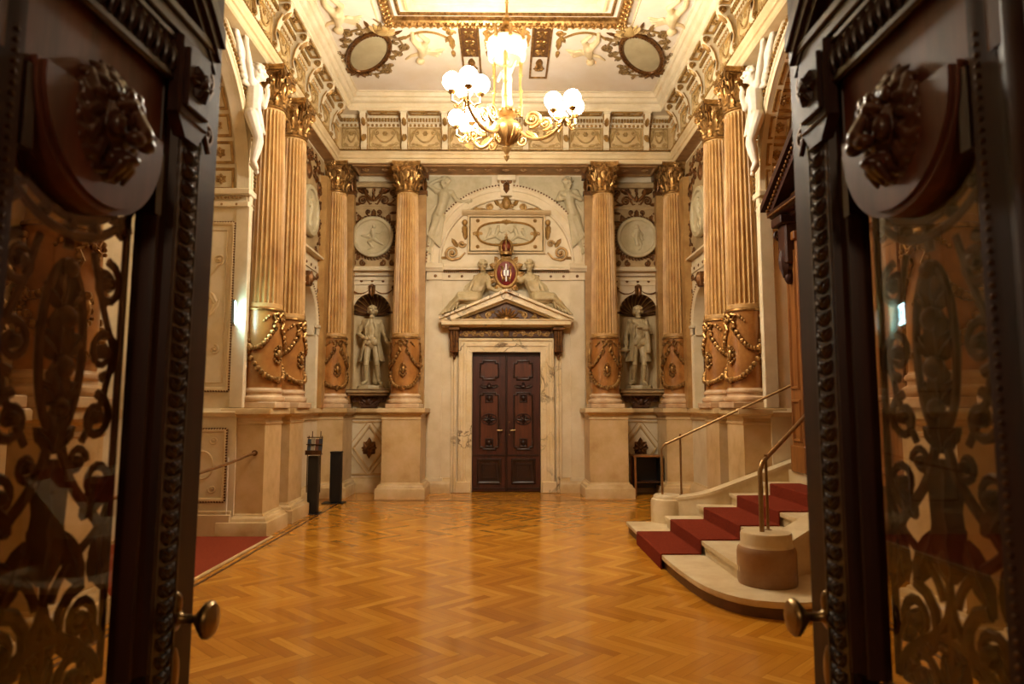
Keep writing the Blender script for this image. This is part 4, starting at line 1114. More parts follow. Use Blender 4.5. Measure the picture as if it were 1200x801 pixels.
for k in range(8):
    a = k * pi / 4; pts = [((.11 + .04 * sin(pi * i / 6)) * cos(pi / 2 * i / 6) * cos(a) + 0, (.11 + .04 * sin(pi * i / 6)) * cos(pi / 2 * i / 6) * sin(a), .05 + .25 * sin(pi / 2 * i / 6)) for i in range(7)]
    m.tube(pts, .013, 6); m.bead((.115 * cos(a), .115 * sin(a), .075), .022)
m.ell((0, 0, .33), .032); m.box(-.008, .008, -.008, .008, .34, .42); m.box(-.03, .03, -.008, .008, .37, .39)
obj('crown_hoop', m, GILT, t)

# the two reclining figures on the pediment slopes
def recliner(label, s):
    t = thing('reclining_statue', label, 'statue', (.015 + s * .14, 12.29, 3.39), 0, None)
    P = dict(pel=(.5, 0, .08), wst=(.44, -.02, .24), ch=(.37, -.03, .42), nk=(.33, -.04, .56), hd=(.34, -.06, .7), face=(-.25 if s < 0 else -.5, -1, -.15),
             shL=(.22, -.05, .49), elL=(.2, -.16, .28), wrL=(.06, -.13, .22), handL=(-1, 0, .1), shR=(.48, .0, .47), elR=(.6, -.04, .3), wrR=(.68, -.1, .12), handR=(.5, -.5, -.5),
             hpL=(.54, -.08, .06), knL=(.84, -.14, .1), anL=(1.02, -.1, -.13), toL=(1.12, -.13, -.17), hpR=(.58, .03, .04), knR=(.9, 0, .06), anR=(1.1, 0, -.16), toR=(1.2, -.02, -.19),
             r=dict(pel=.16, wst=.13, ch=.155, th=.12, kn=.085, sh=.066, el=.052, hd=.11))
    if s > 0: P.update(elL=(.16, -.14, .4), wrL=(.03, -.1, .52), handL=(-1, 0, .6))
    m = human(P)
    rnd = random.Random(5 + s); body = m; m = MB()
    # drapery over the lap and legs, one fold trailing down the slope
    for i in range(11):      # lap cloth in long folds from the hip to the feet
        w_ = i / 10; y0 = -.2 + .26 * w_; zz = .2 - .5 * abs(w_ - .45)**1.6
        m.cap((.46, y0 * .8, zz), (.84, y0 - .02, zz * .7 + .02 + rnd.uniform(-.02, .02)), .05, .042, 8); m.cap((.84, y0 - .02, zz * .7 + .02), (1.12 + rnd.uniform(-.05, .06), y0 * .9, -.16 + .1 * zz), .042, .03, 8)
    for i in range(6): m.cap((.86 + .05 * i, -.2 + .02 * i, -.0 - .02 * i), (.9 + .07 * i, -.2, -.13 - .02 * i), .026, .018, 8)
    for i in range(9): body.cap((.24 + .03 * i, -.11 - .012 * (4 - abs(i - 4)), .5 - .004 * i), (.37 + .022 * i, -.13, .22), .022, .024, 8)     # folds of the dress
    m.ell((.75, .02, -.02), .36, .14, .14); m.ell((.5, .04, .02), .2, .16, .16)
    for i in range(7): m.cap((.46, .1, .5 - .03 * i), (.72 + .03 * i, .13, .34 - .06 * i), .04, .03, 8)      # mantle behind the shoulder
    hd = V3(P['hd']); body.ell(hd + V3((.02, .08, .05)), .06, .06, .055)
    for nm_, src in (('figure', body), ('drapery', m)):
        q2 = MB(SC(.84 * s, 1, .98)); q2.merge(sculpt(src, .009, 1)); obj(nm_, q2, PLASTER, t, ang=80)
recliner('draped stone figure reclining on the left slope of the far door pediment', -1)
recliner('draped stone figure reclining on the right slope of the far door pediment', 1)

# ================================================================ lunette over the door
P = PB(YB - .1, .02)
m = MB(P)
m.sweep(arc(0, 4.15, 1.46, 0, pi, 64), [(.0, 0), (0, .03), (.05, .03), (.06, .05), (.09, .05), (.1, .035), (.21, .035), (.225, .06), (.25, .055), (.26, 0)])
m.sweep(arc(0, 4.15, 1.475, 0, pi, 64), [(0, 0), (0, .05), (.03, .05), (.03, 0)])
# entablature of the bay, breaking forward at the ends
m.sweep([(-1.46, 4.02), (1.46, 4.02)], [(0, 0), (0, .1), (.03, .1), (.05, .07), (.07, .06), (.08, .04), (.13, .03), (.13, 0)])
m.box(-1.46, 1.46, 3.84, 3.98, 0, .03)
for s in (-1, 1):
    m.box(s * 1.17, s * 1.46, 3.84, 3.99, 0, .06); m.sweep([(s * 1.315 - .16, 4.02), (s * 1.315 + .16, 4.02)], [(-.03, 0), (-.03, .1), (0, .11), (.03, .14), (.06, .13), (.08, .1), (.13, .06), (.13, 0)])
    m.box(s * 1.17, s * 1.42, .26, 3.84, 0, .03); m.box(s * 1.14, s * 1.45, 0, .26, 0, .06)
lun = struct('trim_8', m, CREAM)
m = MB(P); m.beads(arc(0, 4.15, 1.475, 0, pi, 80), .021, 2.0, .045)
m.beads([(-1.15, 3.985), (1.15, 3.985)], .016, 2.2, .05)
for i in range(10): m.ell((-1.05 + 2.1 * i / 9, 3.91, .03), .025, .025, .018, 8, 4)
for s in (-1, 1): m.ell((s * 1.3, 3.91, .06), .03, .03, .02, 8, 4)
m.sweep(arc(0, 4.15, 1.235, 0, pi, 64), [(0, .03), (0, .05), (.012, .055), (.02, .03)])  # dark rib, its tone standing in for the shadow in the arch groove
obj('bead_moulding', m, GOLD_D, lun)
m = MB(P); m.prism([(-.1, 5.4), (.1, 5.4), (.13, 5.72), (-.13, 5.72)], 0, .13); m.box(-.17, .17, 5.68, 5.78, 0, .17, .01); obj('keystone', m, CREAM, lun)
m = MB(P); m.rscroll(-.06, 5.66, .045, 1.5, 0, 1, .016, .14); m.rscroll(.06, 5.66, .045, 1.5, pi, -1, .016, .14); m.rleaf(0, 5.66, -pi / 2, .22, .14, .05, .12); obj('keystone_leaf', m, GOLD_D, lun)

t = thing('lunette_tablet', 'framed tablet with an oval relief inside the arch over the far door', 'relief tablet', (.02, YB - .1, 0))
m = MB(L); m.box(-.72, .72, 4.33, 5.06, 0, .035, .006); m.rframe(-.72, .72, 4.33, 5.06, [(.0, .035), (.01, .05), (.03, .05), (.04, .035), (.06, .035)]); m.box(-.665, .665, 4.385, 5.005, .03, .045, .004)
m.sweep([(-.82, 5.05), (.82, 5.05)], [(0, 0), (0, .06), (.03, .1), (.05, .13), (.07, .14), (.09, .1), (.09, 0)]); obj('tablet_board', m, CREAM2, t)
m = MB(L @ T(0, 0, .045)); pt = []
for k in range(48):
    a = 2 * pi * k / 48; c, d = cos(a), sin(a); pt.append((.53 * math.copysign(abs(c)**.75, c), 4.7 + .215 * math.copysign(abs(d)**.75, d)))
m.sweep(pt, [(-.02, 0), (-.02, .02), (0, .035), (.02, .02), (.02, 0)], closed=True)
for x, y in ((0, 4.92), (-.53, 4.7), (.53, 4.7)): m.rosette(x, y, .06); m.rscroll(x - .06, y, .035, 1.3, 0, 1, .012, .01); m.rscroll(x + .06, y, .035, 1.3, pi, -1, .012, .01)
for sx in (-1, 1):
    for z in (4.46, 4.95): m.rosette(sx * .53, z, .04)
obj('oval_frame', m, GILT, t)
m = MB(L @ T(0, 0, .045)); m.prism([(x * .97, 4.7 + (y - 4.7) * .95) for x, y in pt], 0, .01); obj('oval_ground', m, MEDAL, t)
m = MB(L @ T(0, 0, .055))
for s in (-1, 1):
    for a, b, r in (((.16, 4.78), (.2, 4.66), .045), ((.2, 4.66), (.32, 4.62), .04), ((.32, 4.62), (.42, 4.57), .026), ((.16, 4.78), (.08, 4.72), .022), ((.08, 4.72), (.03, 4.76), .016), ((.2, 4.66), (.1, 4.58), .035), ((.1, 4.58), (.04, 4.54), .022), ((.3, 4.74), (.36, 4.62), .035)): m.cap((s * a[0], a[1], 0), (s * b[0], b[1], 0), r, r * .75, 8)
    m.ell((s * .15, 4.85, .0), .032, .036, .03); m.ell((s * .3, 4.8, 0), .028, .03, .026)
m.cap((-.2, 4.53, 0), (.2, 4.53, 0), .02)
obj('relief_figures', sculpt(m, .01, 2), MEDAL, t, ang=80)
m = MB(L)
for s in (-1, 1):
    # side scrolls and crest
    m.rscroll(s * 1.0, 4.35, .13, 1.6, -pi / 2, s, .03, .015, tail=[(s * .76, 4.36), (s * .86, 4.25)]); m.rscroll(s * .82, 4.52, .07, 1.4, 0, s, .022, .015); m.rleaf(s * .76, 4.6, pi / 2, .3, .1, .04); m.rleaf(s * .78, 4.88, -pi / 2, .2, .1, .04)
    m.ell((s * .77, 4.92, .03), .05, .06, .04); m.rleaf(s * 1.08, 4.26, (0 if s > 0 else pi), .15, .06, .03); m.rleaf(s * .9, 4.46, pi / 2 - s * .6, .2, .09, .03)
    m.rscroll(s * .3, 5.22, .07, 1.6, -pi / 2, s, .022, .02, tail=[(s * .1, 5.17), (s * .2, 5.14)]); m.rscroll(s * .55, 5.18, .045, 1.5, pi / 2, -s, .016, .02); m.rleaf(s * .35, 5.16, (.05 if s > 0 else pi - .05), .32, .08, .03); m.rleaf(s * .14, 5.24, pi / 2 - s * .5, .18, .09, .04); m.rleaf(s * .62, 5.16, (0 if s > 0 else pi), .18, .06, .03)
m.ell((0, 5.28, .05), .09, .12, .06, 12, 7); m.rleaf(0, 5.36, pi / 2, .14, .14, .05, .03)
for s in (-1, 1): m.rscroll(s * .09, 5.24, .06, 1.4, pi / 2, s, .022, .04)
obj('side_scroll', m, GILT, t)

# winged relief figures in the spandrels
def spandrel(label, s):
    t = thing('spandrel_relief', label, 'relief figure', (s * 1.24 + .02, YB - .1, 4.97), 0, None)
    P = dict(pel=(.0, 0, .12), wst=(.05, 0, .28), ch=(.08, 0, .45), nk=(.1, -.01, .58), hd=(.1, -.02, .7), face=(-.6, -1, -.2),
             shL=(-.06, 0, .54), elL=(-.2, -.02, .66), wrL=(-.05, -.04, .74), handL=(1, 0, .2), shR=(.22, 0, .52), elR=(.32, -.03, .36), wrR=(.46, -.02, .34), handR=(1, 0, .2),
             hpL=(-.05, 0, .1), knL=(-.14, -.03, -.22), anL=(-.2, 0, -.52), toL=(-.23, -.04, -.58), hpR=(.04, 0, .08), knR=(-.05, -.04, -.24), anR=(-.16, 0, -.56), toR=(-.17, -.04, -.63),
             r=dict(pel=.11, wst=.095, ch=.12, th=.08, kn=.055, sh=.05, el=.04))
    if s > 0: P.update(elL=(-.14, -.05, .38), wrL=(-.02, -.08, .44), elR=(.3, -.04, .38), wrR=(.15, -.07, .4))
    m = human(P)
    for i in range(8): m.cap((.0 + .01 * i, -.05, .15 - .02 * i), (-.2 + .03 * i, -.06, -.3 - .03 * i), .03, .024, 8)
    wing = MB()
    for i in range(6): wing.cap((.2, .03, .5 - .04 * i), (.75 - .09 * i, .03, .63 - .03 * i), .035, .025, 8)       # wing
    for i in range(4): m.cap((-.06, .03, .3 - .1 * i), (-.22, .03, .1 - .14 * i), .04, .03, 8)
    for nm_, src in (('figure', m), ('wing', wing)):
        q = MB(T(0, -.01, 0) @ SC(-s, 1, 1)); q.merge(sculpt(src, .01, 1)); obj(nm_, q, MEDAL, t, ang=80)
spandrel('grey winged relief figure in the left spandrel over the far door arch', -1)
spandrel('grey winged relief figure in the right spandrel over the far door arch', 1)
m = MB(PB(YB - .1))
for s in (-1, 1):
    pts = [(s * 1.56, 4.2), (s * 1.56, 5.8), (s * .25, 5.8)] + [(s * x, y) for x, y in arc(0, 4.15, 1.5, 1.4, .03, 20)]
    m.prism(pts, 0, .01)
struct('trim_9', m, MEDAL)
# ================================================================ the great arches of the side walls
for s, nm, PP in ((-1, 'left', PL), (1, 'right', PR)):
    P = PP(s * XW, YC); r, ys = 1.62, 4.15
    m = MB(P)
    m.sweep(arc(0, ys, r, 0, pi, 64), [(.02, -.1), (.0, 0), (0, .04), (-.06, .045), (-.07, .06), (-.1, .06), (-.11, .045), (-.2, .045), (-.21, .07), (-.235, .07), (-.24, 0)])
    for q in (-1, 1):
        # impost blocks and panelled jambs
        m.box(q * (r - .05), q * (r + .2), ys - .2, ys - .13, -.6, .06, .008); m.box(q * (r - .03), q * (r + .16), ys - .13, ys - .06, -.6, .03); m.box(q * (r - .09), q * (r + .2), ys - .06, ys + .02, -.6, .09, .012)
    o = struct('trim_great_arch_%s' % nm, m, CREAM)
    m = MB(P); m.beads(arc(0, ys, r + .155, 0, pi, 110), .024, 2.0, .055)
    for q in (-1, 1): m.beads([(q * (r + .02), ys - .165), (q * (r + .18), ys - .165)], .018, 2.2, .06)
    m.M = P
    m.M = Matrix()
    for i in range(12):
        x = s * (XW + .04 + .045 * i)
        m.bead((x, YC + r - .055, ys - .09), .016)
        if i % 4 == 1: m.ell((x, YC + r - .035, ys - .17), .03, .02, .03, 8, 5)
    obj('bead_moulding', m, GILT, o)
    # the deep jamb facing the room, with bordered panels, and the coffered soffit
    J = mx((s * XW, YC + r, 0), (-s * 1, 0, 0), (0, 0, 1), (0, -1, 0)) if False else mx((s * (XW + .02), YC + r, 0), (s, 0, 0), (0, 0, 1), (0, -1, 0))
    F = [(-.02, 0), (-.02, .02), (0, .028), (.02, .02), (.03, 0)]
    dep = 1.2 if s < 0 else .29
    w1 = .62 if s < 0 else .36
    m = MB(J)
    if s < 0: m.rframe(.1, w1, 1.72, 3.75, F); m.rframe(.17, w1 - .07, 1.8, 3.67, [(0, 0), (.006, .012), (.012, 0)]); m.rframe(.1, w1, .42, 1.24, F)
    if s < 0: m.rframe(.72, 1.15, 1.72, 3.75, F); m.rframe(.72, 1.15, .42, 1.24, F)
    m.sweep([(dep, 1.4), (-.02, 1.4)][::-1] if s > 0 else [(-.02, 1.4), (dep, 1.4)], [(0, 0), (0, .04), (.05, .06), (.1, .03), (.1, 0)])
    m.box(0, dep, 0, .26, 0, .05, .01); m.box(0, dep, .26, .3, 0, .03, .008)
    obj('jamb_panel', m, CREAM2, o)
    m = MB(J)
    if s < 0: m.beads([(.085, 1.705), (w1 + .015, 1.705), (w1 + .015, 3.765), (.085, 3.765)], .016, 2.0, .012, True); m.beads([(.085, .405), (w1 + .015, .405), (w1 + .015, 1.255), (.085, 1.255)], .016, 2.0, .012, True)
    if s < 0: obj('jamb_border', m, GOLD_D, o)
    m = MB(J); cx = (.1 + w1) / 2
    if s < 0: m.sweep(oval((.1 + w1) / 2, .83, .13, .17, 24), [(0, 0), (.006, .014), (.014, .014), (.02, 0)], closed=True)
    for q in (-1, 1) if s < 0 else ():
        for z in (.55, 1.12): m.rscroll(cx + q * .12, z, .05, 1.4, 0, q, .012, .006)
        m.rscroll(cx + q * .09, 3.3, .07, 1.5, -pi / 2, q, .014, .006, tail=[(cx, 3.1), (cx + q * .04, 3.15)]); m.rscroll(cx + q * .08, 2.2, .06, 1.5, pi / 2, -q, .014, .006)
        m.rleaf(cx, 2.6, pi / 2 + q * .5, .25, .08, .02); m.rleaf(cx, 2.9, -pi / 2 + q * .5, .2, .08, .02)
    if s < 0: obj('jamb_relief', m, CREAM2, o)
    m = MB()
    for k in range(16):
        a = pi * (k + .5) / 16
        for dp in ((.3, .75) if s < 0 else (.15,)):
            m.M = P @ mx((r * cos(a), ys + r * sin(a), -dp), (-sin(a), cos(a), 0), (0, 0, 1), (-cos(a), -sin(a), 0))
            h = .15 if s < 0 else .11
            m.rframe(-.12, .12, -h, h, [(-.015, 0), (-.015, .02), (0, .024), (.014, .016), (.024, 0)])
            m.rosette(0, 0, .07, 0, 6)
    obj('soffit_coffer', m, GILT, o)
    # spandrel ground with small roundel, over the arch
    m = MB(P)
    for q in (-1, 1):
        m.prism([(q * 1.9, 4.3), (q * 1.9, 5.82), (q * .9, 5.82)] + [(q * x, y) for x, y in arc(0, ys, r + .24, 1.0, .08, 14)], 0, .01)
    o2 = struct('trim_great_spandrel_%s' % nm, m, STUCCO_D)
    m = MB(P)
    for q in (-1, 1):
        m.sweep(oval(q * 1.12, 5.68, .1, .08, 20), [(0, .01), (.0, .03), (.02, .03), (.03, .01)], closed=True)
        m.sweep([(-1.9, 5.72), (1.9, 5.72)], [(0, 0), (0, .03), (.03, .04), (.04, 0)]) if q > 0 else None
        m.rleaf(q * 1.3, 5.66, (0 if q > 0 else pi), .4, .09, .03); m.rscroll(q * 1.75, 5.6, .06, 1.4, 0, q, .016, .02)
    obj('spandrel_ornament', m, GOLD_D, o2)

# white putti leaning along the arches
def putto(label, s):
    t = thing('spandrel_putto', label, 'statue', (s * (XW - .1), 8.02, 5.12), 0, None)
    # local frame: x along the wall towards the far end, y out of the wall is -y, z up
    P = dict(pel=(.04, -.02, -.06), wst=(.02, -.03, .08), ch=(.0, -.04, .25), nk=(-.01, -.05, .37), hd=(-.0, -.08, .5), face=(.75, -.9, .1) if s < 0 else (.5, -1, .1),
             shL=(-.13, -.04, .33), elL=(-.27, -.06, .5), wrL=(-.34, -.05, .7), handL=(-.3, 0, 1), shR=(.12, -.05, .31), elR=(.2, -.1, .13), wrR=(.16, -.16, .26), handR=(-.2, 0, 1),
             hpL=(-.02, -.02, -.09), knL=(.04, -.1, -.38), anL=(.1, -.02, -.66), toL=(.13, -.06, -.76), hpR=(.1, -.02, -.1), knR=(.13, -.08, -.4), anR=(.14, .0, -.7), toR=(.17, -.05, -.8),
             r=dict(pel=.115, wst=.098, ch=.12, th=.092, kn=.062, an=.04, sh=.055, el=.045))
    m = human(P)
    wing = MB()
    for i in range(9): wing.cap((-.12 - .02 * i, .0, .3 + .03 * i), (-.2 - .045 * i, .02, .28 + .07 * i), .05, .035, 8)      # wing
    for i in range(6): m.cap((-.02 + .02 * i, -.1, -.02), (.05 + .03 * i, -.12, -.16 - .02 * i), .026, .02, 8)             # cloth at the hips
    B = mx((0, 0, 0), (0, 1, 0), (s, 0, 0), (0, 0, 1))
    for nm_, src in (('figure', m), ('wing', wing)):
        q = MB(B @ SC(.92)); q.merge(sculpt(src, .0085, 1)); obj(nm_, q, WHITE, t, ang=80)
putto('white nude stone figure leaning on the arch beside the left columns', -1)
putto('white nude stone figure leaning on the arch beside the right columns', 1)

# golden-brown carved portal in the right arch
t = thing('wooden_portal', 'golden-brown carved wooden doorway with a dark pediment at the top of the stair', 'doorway', (XW + .29, 6.6, .78))
L = mx((0, 0, 0), (0, 1, 0), (0, 0, 1), (-1, 0, 0))
m = MB(L)
for q in (-1, 1):
    m.box(q * .95, q * 1.25, 0, 2.72, 0, .2, .01); m.box(q * .9, q * 1.28, 0, .3, 0, .22, .012); m.box(q * .92, q * 1.27, 2.62, 2.72, 0, .24, .01)
    a, b = sorted((q * 1.01, q * 1.19))
    m.rframe(a, b, .95, 2.5, [(-.02, .2), (-.01, .22), (.01, .22), (.02, .2)]); m.rframe(a, b, .36, .8, [(-.02, .2), (-.01, .22), (.01, .22), (.02, .2)])
    m.M = L @ mx((q * 1.25, 0, 0), (0, 0, 1), (0, 1, 0), (q, 0, 0))
    m.rframe(.04, .17, .95, 2.5, [(-.01, 0), (0, .012), (.012, .012), (.02, 0)]); m.rframe(.04, .17, .36, .8, [(-.01, 0), (0, .012), (.012, .012), (.02, 0)]); m.M = L
m.box(-1.25, 1.25, 2.4, 2.9, 0, .16, .01); obj('frame', m, ORANGEW, t)
for q in (-1, 1):
    m = MB(L); m.box(q * .01, q * .95, .02, 2.4, .02, .08, .004); a, b = sorted((q * .14, q * .82))
    for z0, z1 in ((.15, .7), (.8, 2.2)): m.rframe(a, b, z0, z1, [(-.02, .08), (-.01, .1), (.02, .1), (.04, .085)])
    obj('door_panel', m, ORANGEW, t)
    m = MB(L)      # scrolled consoles under the pediment
    m.box(q * 1.0, q * 1.22, 2.36, 2.88, .14, .3, .02); m.box(q * .97, q * 1.25, 2.82, 2.92, .1, .36, .01)
    m.M = L @ mx((q * 1.22, 0, 0), (0, 0, 1), (0, 1, 0), (q, 0, 0)); m.rscroll(.28, 2.74, .08, 1.7, pi / 2, 1, .022, 0); m.rscroll(.22, 2.42, .05, 1.5, -pi / 2, -1, .018, 0)
    m.M = L; m.rleaf(q * 1.11, 2.56, -pi / 2, .35, .18, .07, .26); m.ell((q * 1.11, 2.22, .22), .05, .09, .06)
    obj('console', m, LEAFW, t)
AP = 3.95
m = MB(L)
m.sweep([(-1.32, 2.9), (1.32, 2.9)], [(0, 0), (0, .24), (.03, .26), (.05, .33), (.08, .36), (.12, .38), (.13, 0)])
for q in (-1, 1):
    m.prism([(0, AP - .16), (0, AP), (q * 1.36, 3.08), (q * 1.36, 2.98), (q * 1.2, 3.02)], 0, .36); m.prism([(0, AP - .04), (0, AP + .06), (q * 1.4, 3.14), (q * 1.4, 3.06)], 0, .42)
m.prism([(-1.15, 3.02), (1.15, 3.02), (0, AP - .14)], 0, .2)
obj('pediment', m, LEAFW, t)
m = MB(L)
for q in (-1, 1):
    for i in range(26):
        f = (i + .5) / 26; m.bead((q * (1.32 - 1.28 * f), 3.03 + (AP - .07 - 3.03) * f, .37), .026)
    m.beads([(0, 2.975), (q * 1.3, 2.975)], .02, 2.1, .37)
    m.rscroll(q * .45, 3.24, .14, 1.6, -pi / 2, q, .03, .21); m.rleaf(q * .7, 3.12, (0 if q > 0 else pi), .35, .12, .05, .2)
    m.ell((q * 1.18, 3.38, .28), .09, .13, .09); m.ell((q * 1.18, 3.53, .28), .05, .05, .05); m.rleaf(q * 1.18, 3.28, -pi / 2 - q * .3, .2, .14, .06, .28)
m.rosette(0, 3.32, .2, .2)
obj('carving', m, GOLD_D, t)
# ================================================================ ceiling decoration
P = PC(ZC)
gx, gy0, gy1 = 1.72, 6.6 - 2.7, 6.6 + 2.7       # gilded frame
m = MB(P); m.rframe(-gx, gx, -gy1, -gy0, [(0, 0), (.0, .05), (.03, .09), (.09, .1), (.14, .06), (.15, 0)]); m.rframe(-gx + .2, gx - .2, -gy1 + .2, -gy0 - .2, [(0, 0), (.01, .03), (.04, .03), (.05, 0)]); 
o = struct('trim_10', m, GOLD)
m = MB(P)
for (x0, y0), (x1, y1) in (((-gx, -gy1), (gx, -gy1)), ((-gx, -gy0), (gx, -gy0)), ((-gx + .07, -gy1), (-gx + .07, -gy0)), ((gx - .07, -gy1), (gx - .07, -gy0))):
    L_ = math.hypot(x1 - x0, y1 - y0); n = int(L_ / .1)
    for i in range(n):
        f = (i + .5) / n; x, y = x0 + (x1 - x0) * f, y0 + (y1 - y0) * f
        if y0 == y1: y += .07 if y0 < -6.6 else -.07
        m.rosette(x, y, .06, .08, 6, .04)
        m.bead((x + (L_ / n / 2 if y0 == y1 else .0), y + (0 if y0 == y1 else L_ / n / 2), .1), .022)
obj('gilded_foliage', m, GOLD, o)
m = MB(P); m.rframe(-gx + .32, gx - .32, -gy1 + .32, -gy0 - .32, [(0, 0), (.02, .05), (.06, .06), (.1, .03), (.14, .03), (.16, 0)]); m.rframe(-gx - .12, gx + .12, -gy1 - .12, -gy0 + .12, [(0, 0), (.01, .015), (.03, .0)])
m.box(-gx + .3, gx - .3, -gy1 + .3, -gy0 - .3, 0, .012)
struct('trim_11', m, CREAM2)
def ceil_medal(label, s):
    t = thing('ceiling_medallion', label, 'ceiling medallion', (s * 2.13, 10.15, ZC), 0, None)
    A = mx((0, 0, 0), (1, 0, 0), (0, -1, 0), (0, 0, -1))
    Q = A @ RZ(pi / 2 + s * rad(27))
    rx, ry = .59, .25
    m = MB(Q); m.prism(oval(0, 0, rx, ry, 48), 0, .02); obj('oval_panel', m, OVALM, t)
    m = MB(Q); m.sweep(oval(0, 0, rx + .07, ry + .07, 56), [(.0, 0), (.005, .04), (.025, .055), (.045, .045), (.065, .045), (.08, .02), (.08, 0)], closed=True); 
    for k in range(44):
        a = 2 * pi * k / 44; m.bead(((rx + .035) * cos(a), (ry + .035) * sin(a), .055), .016)
    obj('oval_frame', m, GOLD_D, t)
    for q in (-1, 1):
        for e in (-1, 1):
            m = MB(Q); m.rscroll(e * .42, q * .42, .09, 1.6, 0, q * e, .022, .014); m.rscroll(e * .2, q * .43, .055, 1.5, pi, -q * e, .016, .012); m.rscroll(e * .66, q * .17, .06, 1.5, pi / 2, -q * e, .016, .012)
            m.tube([(e * .64, q * .2, .012), (e * .6, q * .3, .014), (e * .5, q * .38, .014), (e * .42, q * .42, .014), (e * .3, q * .44, .012), (e * .2, q * .43, .012)], [.012, .018, .02, .018, .016, .012], 6, .7)
            m.rleaf(e * .3, q * .4, (pi / 2 if q > 0 else -pi / 2) - e * q * .9, .18, .07, .03); m.rleaf(e * .58, q * .28, (0 if e > 0 else pi) + q * e * .6, .18, .07, .03)
            obj('scroll', m, UMBER, t)
    m = MB(Q); m.tube([(.62, 0, .02), (.72, .1, .03), (.8, .02, .03), (.9, .08, .02), (.96, .2, .02)], [.03, .03, .022, .016, .008], 6); obj('ribbon', m, UMBER, t)
    for k in range(18):
        a = 2 * pi * (k + .5) / 18; q = 1 if k % 2 else -1
        m = MB(Q); m.rleaf(.66 * cos(a), .32 * sin(a), a + q * .9, .17, .06, .03); m.rscroll(.72 * cos(a), .39 * sin(a), .045, 1.4, a, q, .012, .01); obj('leaf_scroll', m, UMBER, t)
    m = MB(Q)
    for k in range(6): m.rleaf(-.6, 0, pi - 1.25 + .5 * k, .26, .08, .04)
    m.rleaf(.62, -.14, -.5, .26, .06, .03); m.rleaf(.66, .16, .7, .22, .06, .03)
    obj('acanthus_spray', m, GOLD_D, t)
    m = MB(Q); m.ell((.72, 0, .02), .14, .1, .04, 12, 6)
    for k in range(7): m.rleaf(.64, 0, -1.1 + .37 * k, .24, .07, .05)
    obj('shell', m, RELIEF, t)
    m = MB(A)
    for cx, cy, e in ((-s * .86, .2, 1), (s * .22, 1.08, -1)):     # the supporting putti, in low relief
        for a, b, r in (((0, .0), (.03, .2), .09), ((.03, .2), (.06, .3), .06), ((0, .0), (-.1, -.17), .06), ((-.1, -.17), (.0, -.33), .045), ((.05, -.02), (.12, -.2), .06), ((.12, -.2), (.1, -.38), .042), ((.05, .2), (.2, .27), .04), ((.2, .27), (.3, .38), .03), ((.0, .2), (-.12, .1), .04), ((-.12, .1), (-.24, .16), .03)):
            m.cap((cx + s * a[0], cy - a[1], .01), (cx + s * b[0], cy - b[1], .01), r, r * .75, 8)
        m.ell((cx + s * .08, cy - .42, .02), .075, .085, .06)
        for i in range(4): m.cap((cx - s * .02, cy - .18, .0), (cx - s * (.2 + .04 * i), cy - .3 + .07 * i, .0), .035, .025, 8)
    obj('putto_relief', sculpt(m, .015, 3), CREAM2, t, ang=80)
UMBER = mat('umber_scrollwork', '86683a', '5f4522', 8, .5)
OVALM = mat('grey_painted_oval', 'a89a78', '988a68', 3, .6)
ceil_medal('grey oval ceiling medallion with gilt scrolls over the far left corner', -1)
ceil_medal('grey oval ceiling medallion with gilt scrolls over the far right corner', 1)
for s in (-1, 1):
    nm = 'left' if s < 0 else 'right'
    t = thing('ceiling_ornament_strip', 'dark and gold ornament strip on the ceiling %s of the chandelier rod' % nm, 'ornament', (s * .54, 9.4, ZC), 0, 'painted strips on the ceiling')
    A = mx((0, 0, 0), (1, 0, 0), (0, 1, 0), (0, 0, -1))
    m = MB(A); m.box(-.12, .12, .0, .85, 0, .012, .003); obj('strip_ground', m, BROWN, t)
    m = MB(A @ T(0, 0, .012)); m.rframe(-.12, .12, 0, 1.5, [(-.03, -.01), (-.03, .012), (0, .012), (0, -.01)])
    for i in range(3):
        y = .15 + .26 * i
        for q in (-1, 1): m.rscroll(q * .055, y, .045, 1.4, pi / 2, q, .013, .006); m.rleaf(0, y + .06, pi / 2 - q * .7, .12, .05, .02)
        m.rleaf(0, y - .05, pi / 2, .13, .06, .02)
    m.rleaf(0, .9, pi / 2, .4, .12, .02); m.rosette(0, 1.2, .09)
    obj('strip_ornament', m, GOLD, t)
    m = MB(A)
    for q in (-1, 1):
        x = q * .27
        m.rscroll(x, .16, .07, 1.5, 0, q, .022, .012); m.rleaf(x, .3, pi / 2, .35, .1, .03); m.rleaf(x, .25, pi / 2 - q * .5, .2, .08, .03); m.bead((x, .7, .02), .035); m.rleaf(x, .72, pi / 2, .16, .07, .02); m.rscroll(x + q * .05, .05, .05, 1.4, pi, q, .016, .012)
    obj('strip_scroll', m, GILT, t)
    g = obj('ceiling_garland', MB(PC(ZC)).swag(s * .85, -9.72, s * 1.5, -9.72, -.18, .022, 0, 26, 0), GILT); g.data.update()
    tag(g, 'thin painted garland on the ceiling between the %s strip and the %s medallion' % (nm, nm), 'garland', 'ceiling garlands')

